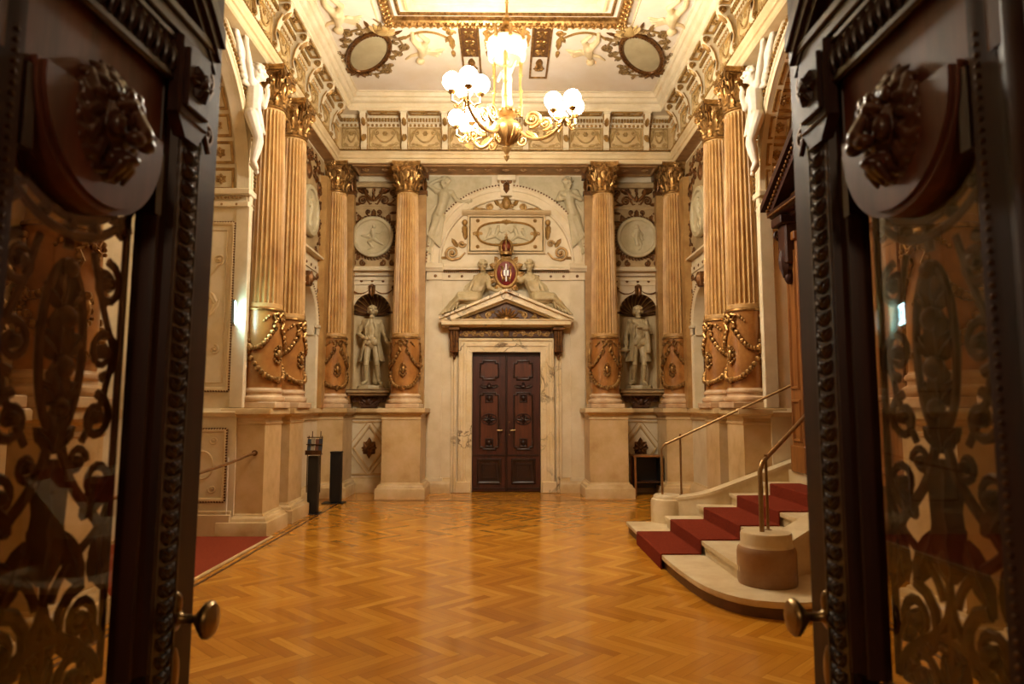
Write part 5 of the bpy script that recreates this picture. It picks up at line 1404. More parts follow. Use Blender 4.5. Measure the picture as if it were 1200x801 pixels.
# ================================================================ chandelier
CX0, CY0, CSC = .015, 8.0, 1.185
t = thing('chandelier', 'gilded chandelier with glowing white glass globes hanging in mid-hall', 'chandelier', (CX0, CY0, 4.463))
t.scale = (CSC, CSC, CSC)
m = MB(); m.tube([(0, 0, 1.42), (0, 0, 2.13)], .014, 8)
for i in range(4): m.lathe([(.014, 1.55 + .15 * i), (.022, 1.56 + .15 * i), (.014, 1.575 + .15 * i)], 8, cap=False)
m.lathe([(.02, 2.03), (.06, 2.06), (.1, 2.11), (.12, 2.14)], 16); obj('rod', m, CHGOLD, t)
m = MB()
m.lathe([(.001, 0), (.018, .02), (.03, .055), (.012, .07), (.02, .085), (.04, .12), (.05, .14), (.022, .155), (.03, .17), (.075, .2), (.12, .24), (.15, .3), (.155, .35), (.13, .4), (.08, .43), (.06, .46), (.1, .48), (.12, .51), (.1, .54), (.05, .56), (.035, .6), (.03, .62)], 24)
for k in range(12):
    a = 2 * pi * k / 12
    m.tube([(.16 * cos(a), .16 * sin(a), .33), (.13 * cos(a), .13 * sin(a), .25), (.06 * cos(a), .06 * sin(a), .19)], [.012, .02, .008], 6); m.bead((.12 * cos(a), .12 * sin(a), .51), .018)
obj('hub', m, CHGOLD, t)
# three standing supports and the crowned lantern body
m = MB()
for k in range(3):
    a = rad(25 + 120 * k); c, s_ = cos(a), sin(a)
    m.tube([(.16 * c, .16 * s_, .5), (.17 * c, .17 * s_, .62), (.155 * c, .155 * s_, .85), (.165 * c, .165 * s_, 1.1)], [.02, .014, .012, .02], 8)
    for z in (.62, .78, .95, 1.08): m.bead((.162 * c, .162 * s_, z), .024)
m.tube([(0, 0, .6), (0, 0, 1.42)], .012, 8)
obj('support_rods', m, CHGOLD, t)
q = MB()
for a, b, r in (((0, 0, .6), (0, 0, .72), .05), ((0, 0, .72), (.01, 0, .86), .055), ((.01, 0, .86), (0, 0, .98), .05), ((.04, 0, .95), (.09, -.03, 1.06), .02), ((-.05, 0, .95), (-.09, -.03, .84), .02), ((.02, -.02, .7), (.04, -.03, .6), .03), ((0, 0, 1.0), (0, 0, 1.03), .025)): q.cap(a, b, r, r * .8, 8)
q.ell((0, -.005, 1.06), .035, .04, .045); obj('centre_figure', sculpt(q, .01, 2), PLASTER, t, ang=80)
m = MB(); m.lathe([(.155, 1.08), (.19, 1.1), (.2, 1.14), (.195, 1.2), (.215, 1.24), (.21, 1.27), (.18, 1.28)], 24, cap=False)
m.lathe([(.15, 1.09), (.18, 1.1), (.185, 1.26), (.17, 1.27)], 24, cap=False)
obj('crown_bowl', m, mat('pale_lit_glaze', 'e8d8b4', 'd8c090', 6, .3), t)
m = MB()
for k in range(9):
    a = 2 * pi * k / 9; c, s_ = cos(a), sin(a); m.tube([(.21 * c, .21 * s_, 1.26), (.235 * c, .235 * s_, 1.34), (.2 * c, .2 * s_, 1.38)], [.02, .022, .006], 6); m.tube([(.2 * c, .2 * s_, 1.28), (.13 * c, .13 * s_, 1.37), (.03 * c, .03 * s_, 1.42)], .01, 6); m.bead((.215 * c, .215 * s_, 1.25), .022)
m.lathe([(.02, 1.38), (.05, 1.41), (.06, 1.45), (.04, 1.49), (.05, 1.52), (.02, 1.56), (.012, 1.6)], 16)
obj('crown', m, CHGOLD, t)
GLOBE = emit('lit_glass_globe', (1, .90, .74, 1), 30)
arms = (237, 345, 150)
gsrc = None
for ai, ad in enumerate(arms):
    a = rad(ad); M = RZ(a); AR_ = (.70, .6, .46)[ai]
    m = MB(M)
    # big S arm lying in the (r,z) plane
    S1 = bez((.1, 0, .33), (.3, 0, .12), (AR_ - .12, 0, .2), (AR_ - .02, 0, .36), 12)
    m.tube(S1, [.018] * 12 + [.014], 8)
    V = M @ mx((0, 0, 0), (1, 0, 0), (0, 0, 1), (0, -1, 0)); m.M = V
    m.rscroll(.27, .42, .09, 2.0, -pi / 2 - .3, 1, .02, 0, flat=1); m.rscroll(.4, .36, .07, 1.7, -pi * .6, 1, .016, 0, flat=1); m.rscroll(.17, .2, .06, 1.6, pi / 2, 1, .014, 0, flat=1)
    m.rleaf(.2, .3, -.6, .16, .06, .02); m.rleaf(.4, .22, .5, .14, .05, .02)
    m.M = M; m.ell((AR_, 0, .4), .04, .04, .05)
    for k in range(4):
        b = pi / 4 + k * pi / 2; c, s_ = cos(b), sin(b); R = .135
        m.tube([(AR_, 0, .4), (AR_ + R * .5 * c, R * .5 * s_, .33), (AR_ + R * c, R * s_, .36), (AR_ + R * c, R * s_, .43)], [.012, .012, .011, .012], 6)
        m.M = M @ T(AR_ + R * c, R * s_, .42); m.lathe([(.012, 0), (.03, .012), (.042, .03), (.038, .045), (.02, .05)], 12); m.M = M
        m.M = M @ T(AR_, 0, 0) @ RZ(b) @ mx((0, 0, 0), (1, 0, 0), (0, 0, 1), (0, -1, 0)); m.rscroll(.08, .32, .035, 1.5, 0, -1, .009, 0, flat=1); m.M = M
    arm = obj('arm', m, CHGOLD, t)
    for k in range(4):
        b = pi / 4 + k * pi / 2
        p = M @ V3((AR_ + .135 * cos(b), .135 * sin(b), .545))
        if gsrc is None:
            g = MB(); g.ell((0, 0, 0), .088, .088, .088, 20, 12); gsrc = obj('glass_globe', g, GLOBE, arm); gsrc.location = p; gsrc['label'] = 'glowing white globe'
        else:
            c = gsrc.copy(); COL.objects.link(c); c.parent = arm; c.location = p
# ================================================================ stair on the right
RI, RUN, X0, YFAR = .13, .375, 1.5, 8.05
NDX, NDY = 2.07, 5.52                     # newel drum at the near end
t = thing('stone_staircase', 'pale stone staircase with a rounded bottom step on the right', 'staircase', (0, 0, 0))
def ynear(x): return NDY + .14 + max(0, x - 2.2) * .8
for k in range(6):
    x0 = X0 + RUN * k; z1 = RI * (k + 1)
    m = MB()
    if k == 0:
        body = [(x0, 8.45), (x0, 6.35)] + bez((x0, 6.35), (x0 + .03, 5.75), (1.5, 5.02), (2.05, 5.0), 12)[1:] + [(NDX + .5 * cos(a), NDY - .02 + .5 * sin(a)) for a in [(-pi / 2 + .15) + (pi / 2 + .5) * i / 10 for i in range(11)]] + [(2.6, 6.2), (3.55, 7.1), (3.55, 8.17), (2.3, 8.45)]
    else: body = [(x0, YFAR), (x0, ynear(x0) - .0 if k > 1 else 5.5), (3.62, ynear(3.62)), (3.62, YFAR)]
    if k == 0: m.prism(body, 0, z1 - .05); obj('step_plinth', m, mat('dark_step_base', '6a4426', '4c2e18', 4, .4), t); m = MB()
    else: m.prism(body, RI * k, z1 - .035)
    # nosed tread
    cxm = sum(p[0] for p in body) / len(body); cym = sum(p[1] for p in body) / len(body)
    ns = .03
    if k == 0: out = [(p[0] - ns if p[0] < 1.9 else p[0] + ns * (1 if p[0] > 2.3 else 0), p[1] - ns if p[1] < 5.6 else p[1]) for p in body]
    else: out = [(body[0][0] - ns, body[0][1]), (body[1][0] - ns, body[1][1])] + body[2:]
    h = [(p[0] + (q[0] - p[0]) * .6, p[1] + (q[1] - p[1]) * .6) for p, q in zip(body, out)]
    m.prism(h, z1 - .05, z1 - .035); m.prism(out, z1 - .035, z1)
    obj('step', m, STONE_L, t)
m = MB(); m.box(3.3, 3.75, 6.9, YFAR, .6, .79); obj('landing', m, STONE_L, t)
# far curb, sloping and curving down to its end block
m = MB(); N = 14; v = []; f = []
pts = []
for i in range(N + 1):
    u = i / N; x = 2.02 + (3.5 - 2.02) * u
    y = YFAR + .06 + .32 * max(0, 1 - u / .3)**2
    zt = .40 + (x - 2.02) * .36 - .0 + (.1 * max(0, .25 - u))
    pts.append((x, y, zt))
for x, y, zt in pts: v += [(x, y - .085, .0), (x, y - .085, zt - .03), (x, y - .095, zt - .03), (x, y - .095, zt), (x, y + .1, zt), (x, y + .1, 0)]
for i in range(N):
    for k in range(6): f.append((i * 6 + k, (i + 1) * 6 + k, (i + 1) * 6 + (k + 1) % 6, i * 6 + (k + 1) % 6))
f.append(tuple(range(6))[::-1]); f.append(tuple(N * 6 + k for k in range(6))); m.add(v, f); obj('far_curb', m, STONE_L, t)
m = MB(T(1.98, 8.46, 0)); m.lathe([(.2, .0), (.2, .37), (.19, .4), (.17, .41), (.165, .44), (.15, .455)], 28); obj('end_block', m, STONE_L, t)
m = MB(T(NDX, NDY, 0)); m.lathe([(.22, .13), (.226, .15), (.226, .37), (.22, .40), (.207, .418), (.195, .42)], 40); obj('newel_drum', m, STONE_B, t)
m = MB(T(NDX, NDY, 0)); m.lathe([(.207, .415), (.2, .43), (.195, .44), (.195, .51), (.188, .525)], 40); obj('newel_cap', m, STONE_L, t)
m = MB(); A = V3((2.2, 5.66)); B = V3((3.46, 6.67)); d = (B - A).normalized(); nn = V3((-d.y, d.x)); v = []
for p, zt in ((A, .42), (B, .74)):
    for o, z in ((-.085, 0), (-.085, zt - .05), (-.105, zt - .05), (-.105, zt), (.105, zt), (.105, zt - .05), (.085, zt - .05), (.085, 0)):
        q = p + nn * o; v.append((q.x, q.y, z))
f = [(k, 8 + k, 8 + (k + 1) % 8, (k + 1) % 8) for k in range(8)] + [tuple(range(8))[::-1], tuple(range(8, 16))]
m.add(v, f); obj('near_curb', m, STONE_L, t)

# red runner draped over the steps
m = MB(); pr = [(X0 - .42, .012), (X0 - .05, .012)]
prof = [(X0 - .045, .004), (X0 - .045, RI - .03)]
for k in range(6):
    x0 = X0 + RUN * k; z1 = RI * (k + 1)
    prof += [(x0 - .042, z1 - .036), (x0 - .042, z1 + .006), (x0 - .03, z1 + .014), (x0 + RUN - .05, z1 + .014), (x0 + RUN - .044, z1 + .02)]
prof += [(3.6, RI * 6 + .02)]
prof = [p for p in prof]
y0c, y1c = 6.55, 7.72
n = len(prof); v = []
for x, z in prof: v += [(x, y0c, z), (x, y1c, z)]
for x, z in reversed(prof): v += [(x + .012, y0c, z - .012), (x + .012, y1c, z - .012)]
N2 = len(v) // 2; f = [(2 * i, 2 * ((i + 1) % N2), 2 * ((i + 1) % N2) + 1, 2 * i + 1) for i in range(N2)]
f.append(tuple(2 * i for i in range(N2))[::-1]); f.append(tuple(2 * i + 1 for i in range(N2)))
m.add(v, f); tag(obj('stair_carpet', m, CARPET, ang=25), 'dark red carpet runner climbing the stone stair', 'carpet')
# rails
def rail(label, P, posts, r=.019):
    t = thing('handrail', label, 'handrail', (0, 0, 0))
    m = MB(); m.tube(P, r, 10); m.cap(P[-1], P[-1], r); obj('rail', m, STEEL, t)
    for a, b in posts:
        m = MB(); m.tube([a, b], .013, 8); q = V3(a); m.M = T(*q); m.lathe([(.03, 0), (.03, .008), (.016, .014)], 12); obj('post', m, STEEL, t)
    return t
a = V3((2.04, 5.52, .525)); 
B0 = V3((2.04, 5.52, 1.0)); E = V3((3.4, 6.61, 1.93))
P = [a, B0] + [B0 + V3((.012 * i + .0, .012 * i, .03 * i - .0028 * i * i)) for i in range(1, 6)]
c = P[-1]; P += [c + (E - c) * f for f in (.1, .5, 1.0)]
rail('bronze tubular handrail rising from the round drum at the near end of the stair', P, [((2.12, 5.6, .52), (2.12, 5.6, 1.125))])
a = V3((1.92, 8.46, .45)); B0 = V3((1.92, 8.46, 1.0)); E = V3((3.4, 8.02, 1.78))
P = [a, B0] + [B0 + V3((.014 * i, -.004 * i, .03 * i - .0032 * i * i)) for i in range(1, 6)]
c = P[-1]; P += [c + (E - c) * f for f in (.15, .5, 1.0)]
rail('thin bronze handrail along the far side of the stair', P, [((2.14, 8.4, .45), (2.14, 8.4, 1.19))], .015)

# left side: carpet, rail, cable
m = MB(); m.box(-4.3, -2.74, 5.1, 8.17, 0, .014, .004); tag(obj('floor_carpet', m, CARPET2), 'orange-red carpet lying on the floor in the left arch', 'carpet')
m = MB(); m.box(-2.735, -2.7, 5.0, 8.17, 0, .02, .004); struct('trim_12', m, STONE)
t = thing('wall_handrail', 'thin brass handrail fixed to the near left pedestal over the red carpet', 'handrail', (0, 0, 0))
m = MB(); m.tube([(-2.98, 8.25, .97), (-2.98, 8.2, .965), (-3.0, 8.1, .955), (-3.02, 7.6, .9), (-3.04, 6.8, .85), (-3.06, 5.9, .8), (-3.06, 5.4, .8)], .016, 10); obj('rail', m, STEEL, t)
m = MB(mx((-2.98, 8.25, .97), (1, 0, 0), (0, 0, 1), (0, -1, 0))); m.lathe([(.035, 0), (.036, .01), (.02, .018)], 14); obj('wall_rose', m, GOLD_D, t)
m = MB(); m.tube([(-3.06, 5.42, 0), (-3.06, 5.42, .8)], .016, 8); obj('post', m, STEEL, t)
m = MB(); m.tube([(-3.27, 8.195, .016), (-3.27, 8.195, .92)], .008, 6); tag(obj('white_cable', m, mat('white_pvc', 'e8e0d0', None, rough=.4)), 'thin white cable running up the wall edge beside the red carpet', 'cable')

# lit exit sign on the left arch jamb
t = thing('exit_sign', 'glowing pale cyan exit sign on the left wall beside the near column', 'sign', (-3.2, 8.02, 2.62), rad(18))
m = MB(); m.box(-.02, .012, -.14, .14, -.14, .14, .006); m.box(-.012, .004, .12, .19, -.03, .03); obj('sign_box', m, mat('grey_sign_case', '5c6664', None, rough=.5), t)
m = MB(); m.box(.012, .016, -.125, .125, -.125, .125); obj('sign_face', m, emit('cyan_sign_light', (.5, .93, 1.0, 1), 7), t)
m = MB(mx((.017, 0, 0), (0, 1, 0), (0, 0, 1), (1, 0, 0)))
m.ell((-.03, .07, 0), .018, .018, .003, 8, 4)
for a, b in (((-.03, .045), (-.02, -.01)), ((-.02, -.01), (.015, -.04)), ((.015, -.04), (.005, -.085)), ((-.02, -.01), (-.05, -.05)), ((-.05, -.05), (-.085, -.055)), ((-.03, .04), (.015, .02)), ((-.03, .04), (-.07, .015))): m.tube([(*a, 0), (*b, 0)], .011, 6, .25)
m.box(.06, .1, -.08, .08, -.001, .002)
obj('running_man_pictogram', m, mat('teal_pictogram', '0f5a58', None, rough=.5), t)

# two slim black stands on the left
t = thing('leaflet_stand', 'black slender stand topped by a wire rack of leaflets, by the left pedestals', 'stand', (-2.74, 9.98, 0))
m = MB(); m.box(-.17, .1, -.12, .12, 0, .012, .004); obj('foot_plate', m, BLACK, t)
m = MB(); m.box(-.085, .06, -.055, .06, .012, .82, .008); obj('post', m, BLACK, t)
m = MB()
for x in (-.1, .09):
    m.tube([(x, -.03, .3), (x, -.03, .86), (x, .03, 1.1)], .007, 6)
for z, y in ((.86, -.05), (1.08, -.0), (.98, -.03)): m.tube([(-.12, y, z), (.11, y, z)], .008, 6)
m.box(-.12, .11, -.08, .0, .835, .85, .004); m.box(-.12, .11, -.09, -.08, .835, .9, .003)
for x in (-.05, .07): m.tube([(x, .02, 1.08), (x, .025, 1.17)], .007, 6); 
obj('wire_rack', m, IRON, t)
for i, (x, c) in enumerate(((-.085, '39434a'), (-.03, '8f8068'), (.03, '5e3522'), (.08, '2a292c'))):
    m = MB(T(-2.74 + x, 9.98 - .035, .86) @ RX(-.2) @ RZ(.12 * (i - 1.5))); m.box(-.026, .026, -.008, .008, 0, .2 + .01 * (i % 2), .002)
    tag(obj('leaflet', m, mat('leaflet_paper_%d' % i, c, None, rough=.5)), ('blue-grey', 'pale', 'rust-coloured', 'dark')[i] + ' leaflet standing in the rack on the black stand', 'leaflet', 'leaflets in the rack')
t = thing('black_post', 'plain black square post on a flat foot, farther along the left wall', 'stand', (-2.69, 11.05, 0))
m = MB(); m.box(-.2, .15, -.12, .12, 0, .014, .004); m.lathe([(.04, .014), (.05, .02), (.05, .05), (.02, .06)], 12); obj('foot_plate', m, BLACK, t)
m = MB(); m.box(-.09, .09, -.05, .05, .02, .80, .01); obj('post', m, BLACK, t)
m = MB(); m.box(-.095, .095, -.055, .055, .79, .815, .006); obj('cap', m, BLACK, t)
# little table in the right niche bay
t = thing('side_table', 'small dark open-fronted table under the right statue niche', 'table', (2.47, 12.05, 0))
DKW = mat('dark_table_wood', '4a2a16', '321a0c', 4, .4, stretch=(5, 5, 1)); LTW = mat('brown_table_edge', 'a06c38', '80522a', 4, .4)
m = MB(); m.box(-.26, .26, -.18, .2, .66, .69, .006); obj('table_top', m, LTW, t)
for x in (-.23, .23):
    for y in (-.16, .17): m = MB(); m.box(x - .02, x + .02, y - .02, y + .02, 0, .66, .004); obj('leg', m, LTW, t)
m = MB(); m.box(-.22, .22, .15, .165, .1, .66); m.box(-.22, -.205, -.14, .15, .1, .66); m.box(.205, .22, -.14, .15, .1, .66); obj('dark_panel', m, BLACK, t)
m = MB(); m.box(-.22, .22, -.15, .16, .22, .24, .004); obj('shelf', m, DKW, t)
# ================================================================ the two open entrance leaves in the foreground
GLASS = glass_mat('door_glass', (.86, .82, .76, 1), 1.62)
def lion():
    m = MB()     # local: x across, y up, z out of the door
    m.ell((0, .005, .05), .06, .078, .055, 14, 9); m.ell((0, .05, .085), .046, .03, .03)          # skull, forehead
    m.cap((0, .035, .105), (0, -.028, .15), .016, .024); m.ell((0, -.034, .156), .024, .013, .014)    # nose
    for s in (-1, 1):
        m.ell((s * .023, -.05, .132), .026, .022, .034)                                             # muzzle pads
        m.cap((s * .014, .043, .115), (s * .05, .03, .092), .013, .010); m.ell((s * .029, .016, .097), .012, .009, .01)
        m.ell((s * .047, -.018, .08), .022, .034, .034); m.ell((s * .058, .066, .07), .02, .024, .016); m.ell((s * .018, .07, .1), .017, .02, .014)
    m.ell((0, -.098, .1), .027, .014, .03); m.cap((0, -.1, .08), (0, -.1, .06), .03)                   # lower jaw
    m.ell((0, .0, .01), .098, .122, .028, 16, 8); m.ell((0, .01, .03), .08, .098, .03, 16, 8)           # mane mass
    for ring, (n, r, z, w, L) in enumerate(((13, .08, .036, .019, .03), (16, .096, .02, .02, .03), (19, .106, .006, .019, .028))):
        for k in range(n):
            a = pi / 2 + 2 * pi * (k + .5 * ring) / n; sw = .25 * (-1)**ring
            p = [(rr * cos(a + sw * f), rr * sin(a + sw * f) * 1.18, z - .012 * f) for f, rr in ((0, r), (.5, r + L * .5), (1, r + L))]
            m.cap(p[0], p[1], w, w * .85, 7); m.cap(p[1], p[2], w * .85, w * .4, 7)
    for s in (-1, 0, 1): m.cap((s * .02, -.112, .085), (s * .026, -.15, .05), .017, .009, 8)
    return sculpt(m, .0042, 1)
LION = lion()
HV = 1.07
def grille(m):
    # wrought scrollwork filling u .335-.735, v .92-2.1
    c = .535; z = 0
    F = .55
    def bar(p, w=.009): m.tube([(x, y, z) for x, y in p], w, 6, F, up=V3((0, 0, 1)))
    def sc(x, y, r, tn, a, d, w=.012): m.rscroll(x, y, r, tn, a, d, w, z, flat=F)
    bar([(.345, .92), (.345, 2.05)], .012); bar([(.725, .92), (.725, 2.05)], .012)
    for r_, w in ((.215, .012), (.25, .011)):
        bar(arc(c, 2.10, r_, pi * 1.02, pi * 1.98, 24), w)
    for k in range(9):
        a = pi * (1.08 + .84 * k / 8); m.bead((c + .232 * cos(a), 2.1 + .232 * sin(a), z), .014)
    bar(oval(c, 1.62, .062, .17, 28) + [(c + .062, 1.62)], .012); bar([(c, 1.82), (c, 1.84)], .014)
    # central figure-like stem of leaves
    for y, L, W in ((1.74, .1, .06), (1.64, .12, .08), (1.55, .1, .07), (1.46, .1, .06)):
        m.rleaf(c, y - .05, pi / 2, L, W, .02, z - .006)
        for s in (-1, 1): m.rleaf(c, y - .04, pi / 2 - s * .9, L * .7, W * .6, .018, z - .006)
    for y, r in ((1.78, .022), (1.68, .026), (1.58, .026), (1.5, .022)): m.ell((c, y, z + .006), r, r, r * .7, 8, 5)
    for s in (-1, 1):
        X = lambda d: c + s * d
        sc(X(.13), 1.77, .05, 1.6, pi / 2, -s); sc(X(.13), 1.62, .055, 1.6, -pi / 2, s); sc(X(.12), 1.48, .05, 1.5, pi / 2, -s)
        bar([(X(.08), 1.83), (X(.12), 1.72), (X(.17), 1.62), (X(.14), 1.52), (X(.08), 1.43)], .01)
        sc(X(.135), 1.34, .05, 1.5, -pi / 2, s); sc(X(.07), 1.39, .03, 1.4, 0, s, .01)
        bar(bez((X(.02), 1.42), (X(.05), 1.3), (X(.18), 1.28), (X(.185), 1.18), 10), .014); bar(bez((X(.02), 1.12), (X(.05), 1.22), (X(.16), 1.2), (X(.185), 1.3), 10), .012)
        m.rleaf(X(.1), 1.27, pi / 2 - s * .8, .12, .06, .018, z - .006); m.rleaf(X(.15), 1.22, -pi / 2 + s * .3, .12, .055, .018, z - .006); m.rleaf(X(.05), 1.25, -pi / 2 + s * .5, .14, .06, .018, z - .006)
        sc(X(.11), 1.06, .075, 1.7, pi / 2, s, .016); sc(X(.1), .95, .06, 1.5, -pi / 2, -s, .014)
        bar(bez((X(.0), 1.12), (X(.02), 1.02), (X(.17), 1.02), (X(.18), .93), 10), .013)
        m.rleaf(X(.15), 1.13, pi / 2 - s * .2, .12, .055, .018, z - .006); m.rleaf(X(.03), 1.02, -pi / 2 - s * .4, .1, .05, .018, z - .006); m.rleaf(X(.17), 1.0, pi / 2 + s * .6, .1, .05, .018, z - .006)
        sc(X(.17), 1.9, .03, 1.4, 0, s, .01)
    m.rleaf(c, 1.4, -pi / 2, .2, .1, .025, z - .006); m.rleaf(c, 1.16, pi / 2, .16, .11, .025, z - .006); m.ell((c, 1.2, z), .03, .035, .016); bar([(c, 1.4), (c, .92)], .012)
    for k in range(10): m.bead((c + .14 * cos(pi * k / 9), .93 + .1 * sin(pi * k / 9), z), .013)
    bar(arc(c, .92, .16, 0, pi, 16, .13), .013)
def leaf(label, hinge, free, mir):
    h = V3(hinge); u = (V3(free) - h).normalized(); ang = math.atan2(u.y, u.x)
    t = thing('entrance_door_leaf', label, 'door', (h.x, h.y, 0), ang - pi / 2)
    if not mir: t.rotation_euler = (0, rad(.55), ang - pi / 2); t.location.x -= .018
    L = mx((0, 0, 0), (0, 1, 0), (0, 0, 1), (1, 0, 0)) if not mir else mx((0, 0, 0), (0, 1, 0), (0, 0, 1), (-1, 0, 0))
    W = HV; ga, gb = .39, .79; ia, ib = .2, .87; cc = .59
    m = MB(L)      # stiles and rails
    m.box(0, ia + .01, .01, 3.05, -.06, 0, .004); m.box(ib - .01, W, .01, 3.05, -.06, 0, .004); m.box(ia, ib, 2.4, 3.05, -.06, 0); m.box(ia, ib, .01, .3, -.06, 0)
    obj('door_frame', m, LEAFW, t)
    m = MB(L)      # inner bolection round the glass
    for a, b, q in ((ia, ga, 1), (ib, gb, -1)):
        k = abs(b - a) / .135; st = [(d * k, h) for d, h in ((0, -.01), (.02, .012), (.045, .012), (.055, -.005), (.08, -.012), (.1, -.004), (.118, -.004), (.135, -.03))]
        path = [(a, 2.29), (a, .9)] if q > 0 else [(a, .9), (a, 2.29)]
        m.sweep(path, st + [(abs(b - a), -.05), (0, -.05)])
    m.sweep([(ga, .86), (gb, .86)], [(0, -.05), (0, 0), (.02, .0), (.04, -.03), (.04, -.05)])
    obj('glass_moulding', m, LEAFW, t)
    m = MB(L)      # upper panel with its round drop behind the lion
    m.box(ia + .06, ib - .06, 2.10, 2.42, -.045, -.008)
    dr = [(cc - .205, 2.12)] + [(cc + .205 * cos(a), 2.10 + .205 * sin(a)) for a in [pi + pi * i / 28 for i in range(29)]] + [(cc + .205, 2.12)]
    m.prism(dr, -.06, .004); m.prism([(cc + (x - cc) * .93, 2.1 + (y - 2.1) * .93) for x, y in dr], .004, .012)
    obj('round_panel', m, PANELM, t)
    m = MB(L); m.prism([(ga - .02, 2.1), (ga + .005, 2.1), (ga + .005, 1.95), (ga - .02, 1.95)], -.04, -.0); obj('panel_edge', m, LEAFD, t)
    m = MB(L); m.prism([(gb + .02, 2.1), (gb - .005, 2.1), (gb - .005, 1.95), (gb + .02, 1.95)], -.04, 0); obj('panel_edge', m, LEAFD, t)
    m = MB(L @ T(cc - .01, 2.075, .008) @ SC(.76, .78, .55)); m.merge(LION); obj('lion_head', m, LIONM, t, ang=80, label='carved lion head')
    # carved border: egg-and-leaf strips up both stiles and across the top
    m = MB(L)
    for x in (.905, .165):
        m.box(x - .045, x + .045, .3, 2.19, 0, .012, .004)
        for e in (-.047, .047): m.tube([(x + e, .3, .006), (x + e, 2.19, .006)], .009, 6)
        n = 46
        for i in range(n):
            z = .32 + 1.86 * (i + .5) / n
            for q in (-1, 1): m.rleaf(x, z - .012, pi / 2 - q * .75, .046, .03, .016, .008)
            m.bead((x, z + .012, .014), .009)
    m.box(.1, .97, 2.29, 2.385, 0, .012, .004)
    for i in range(24):
        x = .14 + .8 * (i + .5) / 24; m.rleaf(x, 2.3, pi / 2, .075, .03, .02, .008)
    for e in (2.288, 2.386): m.tube([(.1, e, .008), (.97, e, .008)], .011, 6)
    obj('carved_border', m, LEAFD, t)
    m = MB(L)
    for i in range(64): m.bead((.325, .95 + 1.2 * i / 64, .012), .0055)
    obj('bead_row', m, IRON, t)
    # corner ears with a little scroll
    for x0, x1, q in ((.80, .945, 1), (.125, .27, -1)):
        m = MB(L); m.box(x0, x1, 2.2, 2.40, 0, .034, .006); m.box(x0 + .018, x1 - .018, 2.225, 2.375, .03, .044, .004)
        P = [(x0, 2.2), (x1, 2.2), (x1, 2.14), (x0 + .07 if q > 0 else x0, 2.11), (x0 if q > 0 else x1 - .07, 2.14)]
        m.prism([(x0, 2.21), (x1, 2.21), ((x0 + x1) / 2 + .03, 2.155), ((x0 + x1) / 2 - .03, 2.155)], 0, .03)
        m.rosette((x0 + x1) / 2, 2.3, .045, .042, 6); obj('corner_block', m, LEAFW, t)
    for q in (-1, 1):
        m = MB(L); x = .535 + q * .435
        m.rscroll(x, 2.36, .03, 1.5, pi / 2, -q, .008, .012); m.rscroll(x + q * .008, 2.22, .032, 1.5, -pi / 2, q, .008, .012); m.tube([(x + q * .02, 2.34, .014), (x - q * .02, 2.28, .014), (x + q * .0, 2.24, .014)], .008, 6)
        m.tube([(x - q * .035, 2.39, .014), (x - q * .035, 2.25, .014), (x + q * .02, 2.17, .014)], .008, 6)
        obj('ear_scroll', m, IRON, t)
    # heavy top cornice and curved pediment above
    m = MB(L); n = 24
    def ped(u0, u1, v0, rise, th, w0, w1):
        lo = [(u0 + (u1 - u0) * i / n, v0 + rise * (1 - (2 * i / n - 1)**2)) for i in range(n + 1)]
        m.prism(lo + [(x, y + th) for x, y in reversed(lo)], w0, w1)
    m.box(.08, .98, 2.40, 2.44, 0, .022, .004); m.box(.07, .985, 2.435, 2.46, 0, .03, .004)
    ped(.08, .985, 2.385, .25, .05, 0, .026); ped(.06, .99, 2.42, .25, .05, 0, .036); ped(.05, .995, 2.46, .25, .045, 0, .044)
    obj('door_cornice', m, LEAFD, t)
    m = MB(L)
    for q in (-1, 1): m.rscroll(.535 + q * .28, 2.62, .05, 1.6, -pi / 2, q, .014, .03); m.rleaf(.535 + q * .1, 2.6, (0 if q > 0 else pi), .16, .07, .03)
    m.rosette(.535, 2.66, .07); obj('pediment_scroll', m, IRON, t)
    # glass, grille, lower panel
    m = MB(L); m.box(ga - .01, gb + .01, .88, 2.14, -.034, -.03); obj('glass_pane', m, GLASS, t)
    m = MB(L @ T(.055, 0, -.06)); grille(m); obj('iron_grille', m, IRON, t)
    m = MB(L); m.box(ia, ib, .28, .88, -.05, -.02); m.rframe(ia + .08, ib - .08, .36, .8, [(-.03, -.02), (-.02, .01), (.02, .012), (.04, -.01), (.05, -.02)]); m.rosette(.535, .58, .14, -.02, 8, .05); obj('lower_panel', m, LEAFW, t)
    # round ribbed knob on a stalk, keyhole escutcheon below
    m = MB(L @ T(.975, .985, 0)); m.lathe([(.03, 0), (.03, .006), (.018, .012), (.012, .02), (.010, .05), (.014, .056), (.016, .062)], 20)
    m.ell((0, .035, .004), .02, .03, .012, 12, 6); obj('knob_stalk', m, BRASS, t)
    m = MB(L @ T(.972, .985, .012)); m.lathe([(.01, .04), (.038, .064), (.043, .07), (.043, .079), (.038, .086), (.024, .09), (.01, .093), (.001, .095)], 36, rmod=lambda a, z: 1 + (.05 * cos(a * 18) if .066 < z < .084 else 0)); obj('door_knob', m, BRASS, t)
    m = MB(L @ T(.975, .86, 0)); m.M = m.M @ SC(.6, 1.6, 1); m.lathe([(.036, 0), (.036, .006), (.026, .012), (.001, .014)], 20); obj('escutcheon', m, BRASS, t)
leaf('left dark carved entrance door leaf with lion head and glass, standing open', (-.845, .77), (-.80, 1.84), False)
leaf('right dark carved entrance door leaf with lion head and glass, standing open', (.811, .77), (.803, 1.84), True)
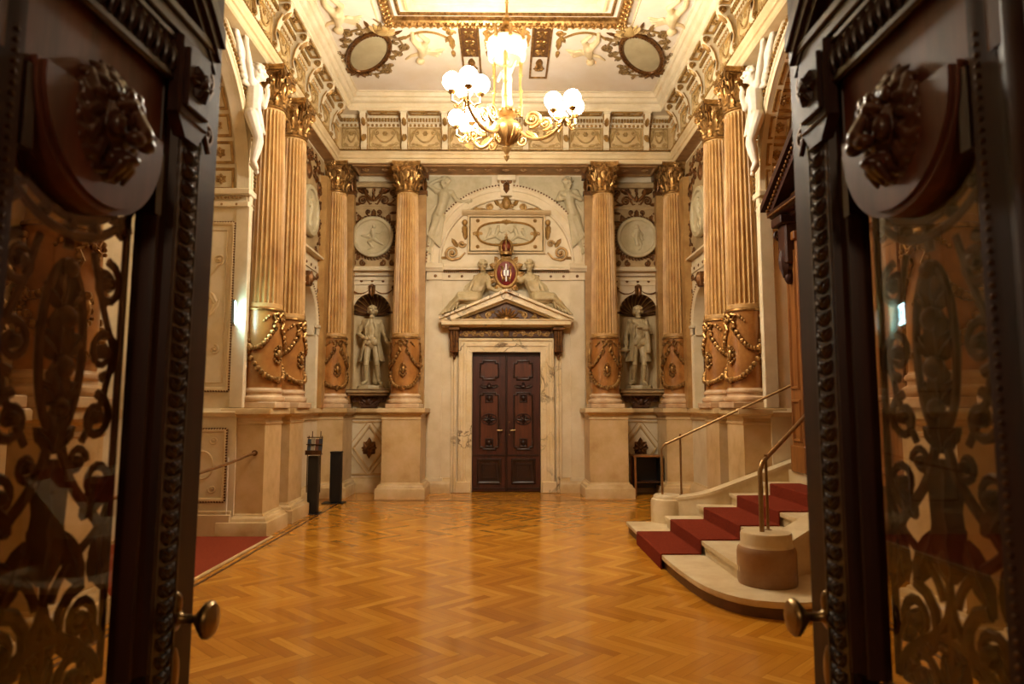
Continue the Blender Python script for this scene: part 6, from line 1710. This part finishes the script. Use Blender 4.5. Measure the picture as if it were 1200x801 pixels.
# frame of the doorway
m = MB()
for s in (-1, 1): m.box(s * .93, s * 1.0, YF - .14, YF + .06, 0, 3.2, .01); m.box(s * 1.0, s * 1.12, YF, YF + .05, 0, 3.3, .01)
m.box(-1.12, 1.12, YF - .14, YF + .05, 3.08, 3.3, .01)
struct('door_1', m, LEAFW)
# ================================================================ light, camera
w = bpy.data.worlds.new('world'); S.world = w; w.use_nodes = True
w.node_tree.nodes['Background'].inputs[0].default_value = (1, .7, .42, 1); w.node_tree.nodes['Background'].inputs[1].default_value = .02
def lamp(name, kind, loc, e, c, size=.2, rot=None):
    l = bpy.data.lights.new(name, kind); l.energy = e; l.color = c
    if kind == 'AREA': l.shape = 'DISK'; l.size = size
    else: l.shadow_soft_size = size
    o = bpy.data.objects.new(name, l); COL.objects.link(o); o.location = loc
    if rot: o.rotation_euler = rot
    return o
lamp('vestibule_fill_light', 'POINT', (0, -1.6, 3.1), 9, (1, .72, .45), .15)  # unseen fill light added behind the camera to lift the door leaves
cam = bpy.data.cameras.new('camera'); co = bpy.data.objects.new('camera', cam); COL.objects.link(co)
co.matrix_world = Matrix(((RT.x, UP.x, -FW.x, 0), (RT.y, UP.y, -FW.y, 0), (RT.z, UP.z, -FW.z, EYE), (0, 0, 0, 1)))
cam.sensor_width = 36; cam.lens = 36 * FOC / 1200; cam.clip_start = .02
cam.dof.use_dof = True; cam.dof.focus_distance = 9.5; cam.dof.aperture_fstop = 3.2
S.camera = co
vs = S.view_settings; vs.view_transform = 'Standard'; vs.look = 'None'; vs.gamma = 1; vs.exposure = 2.65; vs.use_curve_mapping = False
cy = S.cycles
cy.use_denoising = True; cy.max_bounces = 8; cy.diffuse_bounces = 4; cy.glossy_bounces = 4; cy.transparent_max_bounces = 12; cy.sample_clamp_indirect = 6; cy.caustics_reflective = False; cy.caustics_refractive = False
cy.use_adaptive_sampling = True; cy.adaptive_threshold = .006; cy.denoising_prefilter = 'ACCURATE'

# plain names for the pieces of the setting
import re
_n = 20
for o in list(bpy.data.objects):
    if o.parent is None and o.get('kind') == 'structure' and not re.match(r'^(wall_|floor|ceiling|door_\d|baseboard_|trim_\d)', o.name):
        o.name = 'trim_%d' % _n; _n += 1
